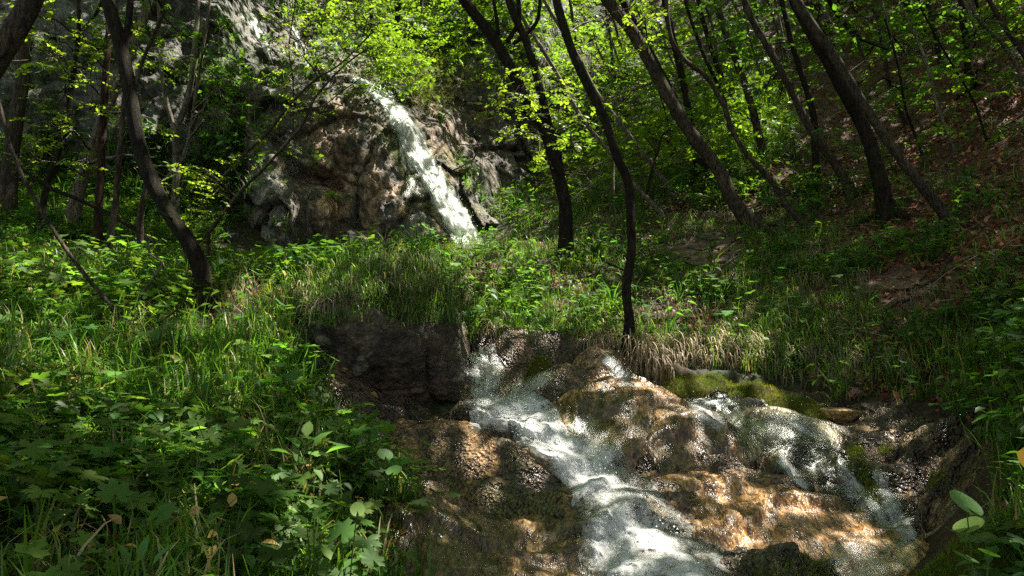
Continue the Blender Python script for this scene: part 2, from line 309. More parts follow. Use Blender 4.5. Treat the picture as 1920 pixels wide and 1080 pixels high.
# the ridge right of the fall
X3 = (PX-960)/F; Z3 = (540-PY)/F; wx, wy, wz = X3, CP-Z3*SP, SP+Z3*CP
P = np.stack([wx/wy*D, D, wz/wy*D], -1)
x, y, z = P[..., 0], P[..., 1], P[..., 2]
bz = sstep(620, 700, PX)*sstep(1000, 900, PX)
wa = .5*fbm(x*.8, y*.8, z*.8, 3, 91); g1, r1, t1 = worley(x*.75+wa, y*.75, z*.6+wa, 92); g2, r2, t2 = worley(x*2.3+wa*2, y*2.3, z*1.7+wa, 93); crk = np.clip(1-g1/.07, 0, 1)+.5*np.clip(1-g2/.08, 0, 1)
q = .2*ridge(x*.45+z*.15, y*.45, z*.3, 4, 5)+.13*r1+.3*t1+.05*r2+.12*t2-.06*crk + .16*ridge(x*1.5, y*1.5, z*.9, 4, 8) + .06*ridge(x*5, y*5, z*3.2, 3, 12)+.035*fbm(x*14, y*14, z*10, 2, 14)
strat = .12*sstep(.1, .6, vn(x*.3, y*.3, z*1.9+x*.5, 19))
P[..., 1] -= (q+strat)*(.45+.55*(1-bz*.45))
Vc = P.reshape(-1, 3); Fcl = grid_faces(len(ux), len(uy))
a_, b_ = PX.ravel(), PY.ravel()
n1 = fbm(x*.7, y*.7, z*.5, 4, 51).ravel(); n2 = fbm(x*3, y*3, z*1.6, 4, 61).ravel(); n3 = fbm(x*2.5, y*2.5, z*.4, 3, 71).ravel(); n4 = fbm(x*9, y*9, z*7, 3, 81).ravel()
c = np.tile(np.array([.13, .125, .11]), (len(Vc), 1))
c = mix3(c, np.array([.22, .21, .2]), sstep(.05, .5, n1)*sstep(560, 300, a_))
c = mix3(c, np.array([.07, .06, .05]), sstep(0, .45, n3))
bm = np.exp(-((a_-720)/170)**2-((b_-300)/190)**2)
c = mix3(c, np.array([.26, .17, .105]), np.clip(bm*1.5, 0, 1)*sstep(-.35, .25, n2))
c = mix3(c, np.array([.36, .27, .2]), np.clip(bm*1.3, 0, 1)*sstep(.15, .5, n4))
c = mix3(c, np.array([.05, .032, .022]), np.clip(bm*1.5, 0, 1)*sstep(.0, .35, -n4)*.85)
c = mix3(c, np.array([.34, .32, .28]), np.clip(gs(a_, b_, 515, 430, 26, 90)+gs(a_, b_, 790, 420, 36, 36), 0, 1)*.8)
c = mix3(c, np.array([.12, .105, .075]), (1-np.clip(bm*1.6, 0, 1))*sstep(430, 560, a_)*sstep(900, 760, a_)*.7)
c = mix3(c, np.array([.3, .19, .06]), sstep(.2, .5, n2)*sstep(.1, .5, n1+n3*.5)*.7)
crk = crk.ravel(); c = c*(1+.25*r1.ravel())[:, None]; c = mix3(c, np.array([.03, .025, .02]), np.clip(crk, 0, 1)*.5)
mossy = np.clip(gs(a_, b_, 745, 290, 22, 130, -.55)+gs(a_, b_, 850, 400, 22, 80, -.5)+gs(a_, b_, 890, 350, 30, 90, -.6)+.6*gs(a_, b_, 640, 150, 120, 24)+.8*gs(a_, b_, 430, 330, 34, 150), 0, 1)
c = mix3(c, np.array([.06, .075, .012]), mossy*sstep(-.35, .2, n2)); c = mix3(c, np.array([.035, .045, .012]), sstep(.15, .5, -n1+n2*.5)*.7)
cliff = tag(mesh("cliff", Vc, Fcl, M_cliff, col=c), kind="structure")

# ================================================================ BOULDER
def icos(sub):
    import bmesh
    bm = bmesh.new(); bmesh.ops.create_icosphere(bm, subdivisions=sub, radius=1); bm.verts.ensure_lookup_table()
    V = np.array([v.co[:] for v in bm.verts]); Fc = np.array([[v.index for v in f.verts] for f in bm.faces]); bm.free(); return V, Fc
IC7 = icos(7); IC5 = icos(5)
def facet_rock(IC, planes, soft=14., nz=.04, seed=0, sc=1.):
    V, Fc = IC; s = 0
    for nrm, h in planes:
        nrm = np.array(nrm, float); nrm /= np.linalg.norm(nrm); s = s+np.maximum(V@nrm, 0.02)**soft/h**soft
    r = s**(-1/soft); Q = V*r[:, None]; k = 1/sc
    dn = nz*(ridge(Q[:, 0]*1.6*k, Q[:, 1]*1.6*k, Q[:, 2]*1.6*k, 5, seed)+.5*fbm(Q[:, 0]*5*k, Q[:, 1]*5*k, Q[:, 2]*5*k, 4, seed+3)+.18*fbm(Q[:, 0]*22*k, Q[:, 1]*22*k, Q[:, 2]*22*k, 3, seed+9))
    return Q*(1+dn/np.maximum(r, .2))[:, None], Fc
bc = unp(740, 645, 6.35)
Qb, Fb = facet_rock(IC7, [((-.2,-1,-.22),.6),((.55,-.7,-.75),.36),((-1,-.3,-.1),.62),((1,-.1,.12),.53),((.8,-.1,.75),.6),((.2,-.2,1),.66),((-.5,-.3,1),.7),((0,1,0),.75),((0,0,-1),1.05),((-.2,-.8,-.6),.66),((.7,-.7,.4),.57)], 6, .08, 3)
_g, _r, _t = worley(Qb[:, 0]*1.6+3, Qb[:, 1]*1.6, Qb[:, 2]*1.6, 301); Qb = Qb*(1+.03*_r+.09*_t-.03*np.clip(1-_g/.06, 0, 1))[:, None]; Qb[:, 0] *= 1.04; Qb[:, 2] = Qb[:, 2]*1.16-.1; Qb[:, 1] = Qb[:, 1]*1.05-.08
Vb = Qb+bc; n1 = fbm(Vb[:, 0]*2, Vb[:, 1]*2, Vb[:, 2]*2, 4, 5); n2 = fbm(Vb[:, 0]*7, Vb[:, 1]*7, Vb[:, 2]*7, 4, 6)
cb = np.tile([.055, .043, .025], (len(Vb), 1)); cb = mix3(cb, np.array([.13, .1, .06]), sstep(.0, .4, n1)); cb = mix3(cb, np.array([.03, .026, .02]), sstep(.0, .4, n2-n1*.3)); cb = mix3(cb, np.array([.2, .19, .12]), sstep(.4, .5, n2)*.6); cb = mix3(cb, np.array([.1, .065, .03]), sstep(.25, .45, -n1)*.5)
boulder = tag(mesh("boulder", Vb, Fb, M_bould, col=cb), "large dark boulder with an undercut base and a thick cap of grass", "boulder")

# ================================================================ CASCADE ROCKS
ROCKS = []
def mound(name, label, cx, cy, d, a, b, h, rot=0., pit=.03, flow=.02, base=(.17,.115,.06), alt=(.3,.2,.1), drk=(.03,.022,.018), mat=None, moss=0., p=2.2, pw=.85, res=.014, seed=0, cat="rock", skew=0., fd=(.25,-1)):
    a *= 1.22; b *= 1.25; c0 = unp(cx, cy, d); nu = int(2.4*a/res); nv = int(2.4*b/res); nu, nv = min(nu, 330), min(nv, 330)
    U, Vv = np.meshgrid(np.linspace(-1.2, 1.2, nu), np.linspace(-1.2, 1.2, nv), indexing='ij')
    cr, sr = math.cos(rot), math.sin(rot); x = c0[0]+U*a*cr-Vv*b*sr; y = c0[1]+U*a*sr+Vv*b*cr
    wob = 1+.16*fbm(x*2.1, y*2.1, 3.3, 3, seed+7); r = (np.abs(U)**p+np.abs(Vv)**p)**(1/p)*wob
    prof = np.clip(1-r*r, 0, 1)**pw*(1+skew*-Vv); out = np.clip(r-1, 0, 1)
    zb = gz0(x, y); z = zb+prof*h-out*1.0-.02
    fx, fy = fd; L = math.hypot(fx, fy); fx /= L; fy /= L; al = x*fx+y*fy; ac = -x*fy+y*fx
    st = fbm(ac*9, al*1.4, seed, 4, seed+1); pt = ridge(x*9, y*9, z*7, 3, seed+2)*.9+fbm(x*24, y*24, z*18, 3, seed+4)*1.3
    big = fbm(x*2.3, y*2.3, seed, 3, seed+3); pm = sstep(-.15, .3, big)
    ter = .5*ridge(al*1.7+big*.8, ac*.5, seed, 2, seed+12)
    cs, stp = cas(x, y, *fd); pf = np.clip(pit/.04, .3, 1.2); stp = np.clip(stp*pf, 0, 1); z = z+flow*st*.8+big*.03+ter*.02+np.clip(pit, .014, .026)*pt*(.35*pm+.8*stp)+cs*(.75+.6*pf)
    smk = stp.ravel()
    V = np.stack([x, y, z], -1).reshape(-1, 3); st, pt, big, pm = (q.ravel() for q in (st, pt, big, pm))
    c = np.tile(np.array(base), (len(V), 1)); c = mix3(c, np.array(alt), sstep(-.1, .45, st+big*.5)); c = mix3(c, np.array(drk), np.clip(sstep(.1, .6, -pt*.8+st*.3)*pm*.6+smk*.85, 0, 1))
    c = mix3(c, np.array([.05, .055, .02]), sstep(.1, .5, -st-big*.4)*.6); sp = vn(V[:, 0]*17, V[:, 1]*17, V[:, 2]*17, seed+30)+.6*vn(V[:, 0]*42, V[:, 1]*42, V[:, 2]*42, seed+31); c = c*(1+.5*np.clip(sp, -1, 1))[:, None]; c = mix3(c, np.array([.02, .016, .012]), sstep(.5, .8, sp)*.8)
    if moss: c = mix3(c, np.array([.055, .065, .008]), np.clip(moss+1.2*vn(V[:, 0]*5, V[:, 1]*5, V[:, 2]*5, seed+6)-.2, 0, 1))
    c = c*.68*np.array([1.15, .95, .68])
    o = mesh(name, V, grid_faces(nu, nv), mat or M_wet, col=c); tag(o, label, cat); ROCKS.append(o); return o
mound("rock", "dark pitted wet rock left of the white chute, below the big boulder", 880, 850, 5.35, .55, .36, .2, -.25, .045, .015, seed=10, base=(.12,.085,.045), alt=(.3,.21,.12))
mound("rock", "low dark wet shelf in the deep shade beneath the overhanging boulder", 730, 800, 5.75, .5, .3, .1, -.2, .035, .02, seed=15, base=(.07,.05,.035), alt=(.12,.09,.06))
mound("rock", "smooth brown slab at the bottom of the photo, left of the rushing water", 930, 1060, 3.85, .5, .85, .2, .15, .008, .03, mat=M_wets, seed=20, base=(.12,.09,.045), alt=(.19,.14,.075), p=3)
mound("rock", "lumpy olive ledge between the pitted rock and the bottom left slab", 960, 925, 4.75, .42, .17, .17, -.5, .035, .02, seed=25, base=(.1,.085,.03), alt=(.2,.15,.06), moss=.25)
mound("rock", "rounded dark dome that parts the water at the head of the cascade", 1055, 715, 6.4, .3, .25, .3, 0, .03, .02, seed=30, base=(.09,.08,.05), alt=(.2,.15,.1))
mound("rock", "small rock behind the dome, painted the pink of sunlit stone", 1125, 700, 6.65, .27, .2, .27, -.15, .035, .01, seed=40, base=(.3,.22,.16), alt=(.42,.32,.25), drk=(.08,.05,.04))  # sunlight painted in: pinker and paler than the rocks beside it
mound("rock", "broad streaked slab under a thin film of water in the middle of the cascade", 1200, 790, 5.95, .66, .55, .3, -.3, .02, .035, mat=M_wets, seed=50, base=(.13,.1,.05), alt=(.27,.18,.09), fd=(.5,-1), p=2.8)
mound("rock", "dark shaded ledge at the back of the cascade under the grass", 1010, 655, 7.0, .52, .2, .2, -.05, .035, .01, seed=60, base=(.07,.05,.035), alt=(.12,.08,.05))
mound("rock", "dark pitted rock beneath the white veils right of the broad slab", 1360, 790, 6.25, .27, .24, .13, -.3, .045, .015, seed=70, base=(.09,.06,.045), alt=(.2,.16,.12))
mound("rock", "grey green dome covered by a clear sheet of water", 1460, 835, 5.95, .5, .33, .24, -.15, .015, .02, mat=M_wets, seed=80, base=(.12,.12,.08), alt=(.2,.19,.13), fd=(.2,-1))
mound("rock", "long pitted ledge with a pale tan rim in the middle of the photo's lower right", 1350, 880, 5.25, .5, .17, .16, -.12, .045, .01, seed=90, base=(.2,.13,.07), alt=(.38,.27,.15))
mound("rock", "large smooth tan slab with shadow bands at lower right", 1440, 980, 4.75, .66, .52, .22, -.22, .012, .022, mat=M_wets, seed=100, base=(.29,.18,.08), alt=(.42,.28,.15), fd=(.5,-1), p=2.8, drk=(.12,.08,.05))
mound("rock", "dark mossy rock at the bottom edge right of the rushing water", 1490, 1110, 3.95, .3, .2, .16, 0, .04, .01, seed=110, base=(.06,.055,.025), alt=(.1,.08,.04), moss=.5)
mound("rock", "pitted rock split by thin white threads of water at the right", 1690, 900, 5.3, .45, .5, .18, -.35, .045, .015, seed=120, base=(.13,.09,.06), alt=(.34,.26,.19))
mound("rock", "small mossy green rock between two white threads of water", 1615, 905, 5.15, .1, .34, .17, .25, .04, .0, seed=130, base=(.08,.08,.02), alt=(.12,.11,.03), moss=.8, res=.01)
mound("rock", "dark wet rock between the tan slab and the rushing water", 1270, 960, 4.7, .22, .24, .14, -.3, .05, .01, seed=140, base=(.1,.075,.05), alt=(.33,.25,.19))

MOSSY = []
def mossrock(*a, **k): o = mound(*a, moss=1., flow=.0, base=(.06,.075,.01), alt=(.09,.1,.01), **k); MOSSY.append(o); return o
mossrock("mossy_rock", "long cushion of bright yellow green moss over a rock below the straw grass", 1330, 730, 6.6, .34, .17, .19, -.1, .02, seed=150, mat=M_moss, cat="mossy rock")
mossrock("mossy_rock", "darker olive moss cushion continuing right of the bright one", 1455, 766, 6.4, .38, .17, .2, -.35, .02, seed=160, mat=M_moss, cat="mossy rock")
mossrock("mossy_rock", "mossy hump in the middle of the moss ledge, joining the bright and the olive cushions", 1392, 742, 6.5, .26, .16, .17, -.15, .02, seed=155, mat=M_moss, cat="mossy rock")
mossrock("mossy_rock", "small dark moss cushions at the foot of the bent slim black trunk", 1225, 700, 6.75, .26, .15, .2, -.3, .03, seed=170, mat=M_moss, cat="mossy rock")
mossrock("mossy_rock", "tiny bright moss pillow on top of the dome that parts the water", 1015, 682, 6.6, .13, .07, .3, .0, .02, seed=180, mat=M_moss, cat="mossy rock", res=.01)
mossrock("mossy_rock", "bright mossy bank corner at the bottom right under the round leaves", 1810, 1065, 3.3, .22, .3, .16, .2, .02, seed=190, mat=M_moss, cat="mossy rock", res=.01)
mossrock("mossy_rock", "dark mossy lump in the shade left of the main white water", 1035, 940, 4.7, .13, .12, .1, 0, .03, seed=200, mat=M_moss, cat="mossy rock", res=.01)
def stone(label, cx, cy, d, sx, sy, sz, rot, col, col2, seed, mat=None, sc=.3):
    r = np.random.default_rng(seed); pl = [(tuple(r.normal(size=3)), r.uniform(.75, 1)) for _ in range(16)]+[((0,0,1),.8),((0,0,-1),1)]
    Q, Fq = facet_rock(IC5, pl, 12, .06, seed, 1.); Q = Q*np.array([sx, sy, sz]); c_, s_ = math.cos(rot), math.sin(rot); Q = np.stack([Q[:, 0]*c_-Q[:, 1]*s_, Q[:, 0]*s_+Q[:, 1]*c_, Q[:, 2]], -1)+unp(cx, cy, d)
    n_ = fbm(Q[:, 0]*6, Q[:, 1]*6, Q[:, 2]*6, 4, seed); c = mix3(np.tile(np.array(col), (len(Q), 1)), np.array(col2), sstep(-.1, .35, n_))
    o = tag(mesh("stone", Q, Fq, mat or M_bould, col=c), label, "stone"); ROCKS.append(o); return o
stone("flat tan yellow stone lying beside the upper right pool", 1572, 778, 6.25, .17, .12, .07, -.5, (.3,.19,.07), (.2,.15,.07), 5)
stone("smaller tan yellow stone just below and right of the flat one", 1618, 808, 6.0, .13, .1, .055, -.3, (.34,.22,.09), (.22,.15,.07), 6)
stone("brownish pink round stone under the hanging straw at right", 1590, 738, 6.6, .11, .1, .07, 0, (.2,.13,.1), (.14,.09,.07), 7)
stone("dark brown block in the shaded bank right of the tan stones", 1665, 775, 6.3, .2, .15, .11, .2, (.09,.055,.035), (.13,.08,.05), 8)
# ================================================================ ray casting onto the built ground
def bvh_of(objs):
    V = []; Fc = []; n = 0
    for o in objs:
        me = o.data; v = np.empty(len(me.vertices)*3, np.float32); me.vertices.foreach_get("co", v); v = v.reshape(-1, 3)
        k = me.polygons[0].loop_total; f = np.empty(len(me.loops), np.int32); me.loops.foreach_get("vertex_index", f); f = f.reshape(-1, k)+n
        V.append(v); Fc += f.tolist(); n += len(v)
    return BVHTree.FromPolygons(np.concatenate(V).tolist(), Fc)
BT = bvh_of([ground, streambed, cliff, boulder]+ROCKS)
BSOIL = bvh_of([ground])
def castpx(px, py, bt=None, o=(0, 0, 0)):
    w = unp(px, py, 1.); h = (bt or BT).ray_cast(Vector(o), Vector(w).normalized()); return h[0], h[1]
def hitpx(px, py, bt=None, default=12.):
    h, n_ = castpx(px, py, bt); return np.array(h) if h is not None else unp(px, py, default)

# ================================================================ TREES
TREES = []   # dicts: root, tops (world), name
def trunk_col(V, base, seed, moss):
    n_ = fbm(V[:, 0]*6, V[:, 1]*6, V[:, 2]*2.5, 4, seed); m_ = fbm(V[:, 0]*14, V[:, 1]*14, V[:, 2]*10, 3, seed+2)
    c = np.tile(np.array(base), (len(V), 1))*(1+.5*n_)[:, None]; c = mix3(c, np.array(base)*2.3+.006, sstep(.15, .5, m_)*.55)
    c = mix3(c, np.array([.05, .06, .01]), sstep(-.1, .3, n_)*moss)
    return c
DARK = (.02, .015, .011); MID = (.062, .048, .034); PALE = (.14, .12, .09); RED = (.042, .022, .016)
def tree(label, base, stems, tint=MID, d=None, ext=5., moss=.2, crown_and_shade=True, group=None, lean=0., name="tree", cat="tree", flare=1.5, rgh=.1):
    """base: px of the foot; stems: list of (points px/py from the foot up, width px at foot, width px at top, runs on above the frame?)"""
    w0_ = stems[0][1]; b0 = hitpx(*base) if d is None else unp(base[0], base[1], d); dep = b0[1]
    root = empty(name, b0); tag(root, label, cat, group); tops = []; paths = []
    for si, st in enumerate(stems):
        P2, w0, w1 = st[:3]; run = st[3] if len(st) > 3 else True
        P2 = np.array(P2, float); n_ = max(12, int(len(P2)*6)); C2 = catmull(P2, n_); k = np.linspace(0, 1, n_)
        dd = dep+lean*(base[1]-C2[:, 1])/500*dep*.25+ (.12 if si else 0)*np.minimum(1, k*6)*0
        P3 = np.array([unp(a, b, q) for (a, b), q in zip(C2, dd)]); R = (w0+(w1-w0)*k)/F*dep/2*.85
        if si == 0:
            s_ = np.linalg.norm(P3-P3[0], axis=1); R = R*(1+(flare-1)*np.exp(-s_/(.22+R[0]*2)))
            P3 = np.vstack([P3[0]+np.array([0, .02, -.35]), P3]); R = np.r_[R[0]*1.15, R]
        if run and ext > 0:
            dr = P3[-1]-P3[-4]; dr /= np.linalg.norm(dr); q = P3[-1].copy(); EX = []; m_ = 14
            for e in range(m_):
                dr = dr+np.array([0, 0, .07])+.06*rng.normal(size=3); dr /= np.linalg.norm(dr); q = q+dr*ext/m_; EX.append(q)
            P3 = np.vstack([P3, EX]); R = np.r_[R, R[-1]*np.linspace(1, .25, m_)]
            tops.append(P3[-1]); tops.append(P3[-8])
        jit = .012*np.stack([fbm(P3[:, 2]*1.8, 0., i, 3, int(base[0])+i*9) for i in range(3)], -1)*min(1., dep/6)
        V, Fc = tube_arr(P3+jit, R, 12 if w0 > 14 else (8 if w0 > 7 else 6), rgh, int(base[0])+si*31)
        o = mesh("trunk" if si == 0 else ("stem" if w0 > 6 else "branch"), V-b0, Fc, M_bark, root, col=trunk_col(V, tint, int(base[0])+si, moss*(si == 0)*np.exp(-np.clip(V[:, 2]-b0[2], 0, 9)/.7)+moss*.15))
        paths.append(P3)
    if w0_ > 12 and dep > 5.5 and rgh:
        R0 = w0_/F*dep/2
        for q in range(5):
            a = q*1.26+rng.uniform(-.4, .4); L = R0*rng.uniform(2.5, 5); e = b0+np.array([math.cos(a)*L, math.sin(a)*L, 0]); hh = BT.ray_cast(Vector(e+np.array([0, 0, .8])), Vector((0, 0, -1)))[0]; e[2] = (hh.z if hh is not None else b0[2])-.03
            m1 = b0+np.array([math.cos(a)*R0*.9, math.sin(a)*R0*.9, max(e[2]-b0[2], 0)*.3+R0*.7]); V, Fc = tube_arr(catmull([b0+np.array([0, 0, R0*2.2]), m1, (m1+e)/2+np.array([0, 0, .01]), e], 9), np.linspace(R0*.6, R0*.16, 9), 7, .15, q); mesh("root", V-b0, Fc, M_bark, root, col=trunk_col(V, tint, q, moss))
        PT = paths[0]
        for q in range(int(rng.integers(2, 6))):
            i_ = int(rng.integers(len(PT)//6, len(PT)-2)); s_ = PT[i_]; a = rng.uniform(0, 6.28); L = rng.uniform(.15, .8); e = s_+np.array([math.cos(a)*L, math.sin(a)*L, rng.uniform(-.1, .5)*L]); mm = (s_+e)/2+rng.normal(size=3)*.06*L*2
            V, Fc = tube_arr(catmull([s_, mm, e], 7), np.linspace(.012, .003, 7), 5); mesh("branch", V-b0, Fc, M_bark, root, col=trunk_col(V, np.array(tint)*1.4, q, 0))
    t = dict(root=root, base=b0, tops=tops, paths=paths, crown_and_shade=Batch(), twig=Batch(), has=crown_and_shade, tint=tint); TREES.append(t); return t
# --- left
tl0 = tree("thick near trunk leaning into the top left corner", (-330,760), [([(-330,760),(-200,400),(-60,190),(0,98),(38,38),(66,-20),(105,-110)],60,46)], MID, d=4.2, moss=.1)
tl1 = tree("pale grey trunk at the left edge with a dark mossy foot", (10,425), [([(10,430),(18,330),(27,250),(42,150),(50,50),(54,-60)],34,24)], MID)
tl2 = tree("slim curved forked stem right of the pale trunk at the left edge", (72,448), [([(72,448),(88,350),(120,250),(135,150),(146,65),(147,-40)],14,8),([(147,66),(165,45),(185,15),(198,-30)],8,6)], DARK)
tl3 = tree("pale brown trunk slanting right behind the dark upright stems at left", (125,440), [([(125,440),(150,350),(175,275),(215,165),(255,75),(280,0),(305,-80)],27,18)], PALE, moss=.3)
tl4 = tree("nearly black straight upright trunk in the left group", (183,482), [([(183,485),(187,350),(193,225),(201,100),(206,20),(210,-60)],18,13)], RED)
tl5 = tree("thin grey stem close beside the black curved tree's lower left", (198,495), [([(198,495),(213,400),(226,275),(234,190),(239,110),(243,-40)],14,9)], MID)
tl6 = tree("big black S-curved trunk standing on the left bank", (380,572), [([(380,575),(376,505),(352,452),(325,415),(284,340),(258,262),(244,180),(228,100),(207,20),(190,-50)],31,31),([(232,100),(236,60),(243,20),(247,-50)],16,13)], DARK, moss=.35)
tl7 = tree("pale forked slender tree in front of the grey rock wall", (328,410), [([(328,410),(331,300),(331,250),(350,190),(362,120),(370,30),(371,-50)],17,10),([(331,252),(312,190),(303,140),(299,50),(297,-40)],11,7),([(301,345),(340,300),(358,240),(368,165),(384,75),(396,-20)],9,6)], PALE)
tree("thin dark stem left of the pale forked tree, curving up from the ferny bank", (240,520), [([(262,400),(275,330),(258,270),(250,200),(262,130),(290,60),(322,-5)],9,8)], MID, d=8.5)
log = tree("dark fallen log sloping down right behind the left trunks", (312,482), [([(312,482),(275,445),(220,410),(160,380),(90,350),(45,315),(15,270)],12,7,False)], DARK, d=9.2, ext=0, crown_and_shade=False, name="fallen_log", cat="log", flare=1)
tree("long thin dead stem arching down across the left bank", (268,648), [([(268,648),(225,597),(180,540),(130,475),(75,390),(25,290),(0,200),(-30,100)],10,7,False)], MID, d=5.6, ext=0, crown_and_shade=False, name="dead_branch", cat="dead branch", flare=1)
tree("pale crooked stick in the herbs left of the black trunk", (240,602), [([(240,602),(256,570),(272,545),(300,505),(306,492),(284,475),(274,440)],8,4,False)], PALE, d=6.0, ext=0, crown_and_shade=False, name="dead_branch", cat="dead branch", flare=1)
tree("fallen grey branch lying in the grass below the black trunk", (195,650), [([(195,650),(250,627),(318,592),(345,566),(352,545)],7,4,False),([(300,602),(322,615),(345,628)],4,3,False)], MID, d=5.4, ext=0, crown_and_shade=False, name="fallen_branch", cat="dead branch", flare=1)
s1 = tree("upper of the two long thin leafy rods slanting across the rock", (350,430), [([(350,430),(425,325),(500,250),(540,200),(590,150),(640,118),(700,60)],9,3,False),([(540,203),(600,200),(640,172),(700,128)],4,2,False)], MID, d=9.0, ext=0, moss=0, name="sapling", cat="sapling", flare=1)
s2 = tree("lower of the two long thin leafy rods slanting across the rock", (390,437), [([(390,437),(450,360),(500,310),(565,235),(592,180),(640,128),(690,90)],9,3,False)], MID, d=8.6, ext=0, moss=0, name="sapling", cat="sapling", flare=1)
s3 = tree("thin dead twig hanging before the wet rock right of the upper rivulets", (548,205), [([(549,215),(549,150),(542,90),(550,20),(560,-30)],4,3,False)], MID, d=10, ext=0, moss=0, name="twig", cat="twig", crown_and_shade=False, flare=1)
# --- centre
tc1 = tree("dark forked trunk standing right of the waterfall's foot", (1060,484), [([(1060,488),(1060,390),(1040,310),(1020,240),(985,185),(950,115),(920,65),(870,0),(838,-50)],28,24),([(1062,410),(1046,300),(1026,220),(1005,140),(985,75),(960,20),(942,-40)],20,16),([(950,78),(972,40),(972,0),(968,-40)],12,10),([(934,65),(930,30),(924,-10),(918,-40)],9,7),([(962,82),(1000,50),(1011,20),(1012,-30)],10,8)], DARK)
tc2 = tree("bent slim black trunk at the stream's edge in the middle", (1177,654), [([(1177,656),(1180,600),(1176,540),(1184,475),(1182,400),(1177,340),(1155,290),(1130,215),(1090,135),(1055,40),(1036,-40)],19,20)], DARK, moss=.35)
tc3 = tree("stout leaning trunk with a sunlit upper side above the bare path", (1420,430), [([(1420,432),(1380,385),(1350,325),(1310,270),(1280,225),(1230,140),(1190,65),(1140,0),(1100,-60)],26,28)], MID, flare=1.9)
tc4 = tree("darker trunk rising just behind the stout leaning one", (1322,330), [([(1322,330),(1295,250),(1240,140),(1200,65),(1168,0),(1150,-60)],20,17)], DARK)
tc5 = tree("thin pale pole slanting between the two dark centre trunks", (1240,400), [([(1240,400),(1185,340),(1140,280),(1090,220),(1040,130),(990,50),(960,0),(930,-50)],10,8)], PALE, moss=0)
tc6 = tree("second thin pale pole slanting toward the foot of the leaning trunk", (1270,370), [([(1270,372),(1215,300),(1170,240),(1120,175),(1075,90),(1020,0),(1000,-50)],10,8)], PALE, moss=0)
tree("short red-brown snag between the pale poles", (1205,392), [([(1205,392),(1225,310),(1240,258),(1256,240)],7,4,False),([(1232,290),(1220,270),(1212,262)],3,2,False)], RED, d=12.3, ext=0, crown_and_shade=False, name="snag", cat="dead stem", flare=1)
tree("dead pale twigs curling beside the bent black trunk", (1075,378), [([(1150,302),(1120,310),(1098,330),(1110,350),(1088,362),(1073,378)],4,3,False),([(1125,308),(1124,335),(1115,350),(1095,348)],3,2,False),([(1098,330),(1080,325),(1090,310)],3,2,False)], PALE, d=7.3, ext=0, crown_and_shade=False, name="dead_branch", cat="dead branch", flare=1, moss=0)
tree("dead pale forked branch reaching left from the dark forked trunk", (1010,262), [([(1010,262),(960,250),(905,270),(885,300),(848,320)],4,3,False),([(905,270),(880,272),(862,270),(842,273)],3,2,False)], PALE, d=9.9, ext=0, crown_and_shade=False, name="dead_branch", cat="dead branch", flare=1, moss=0)
tb = []
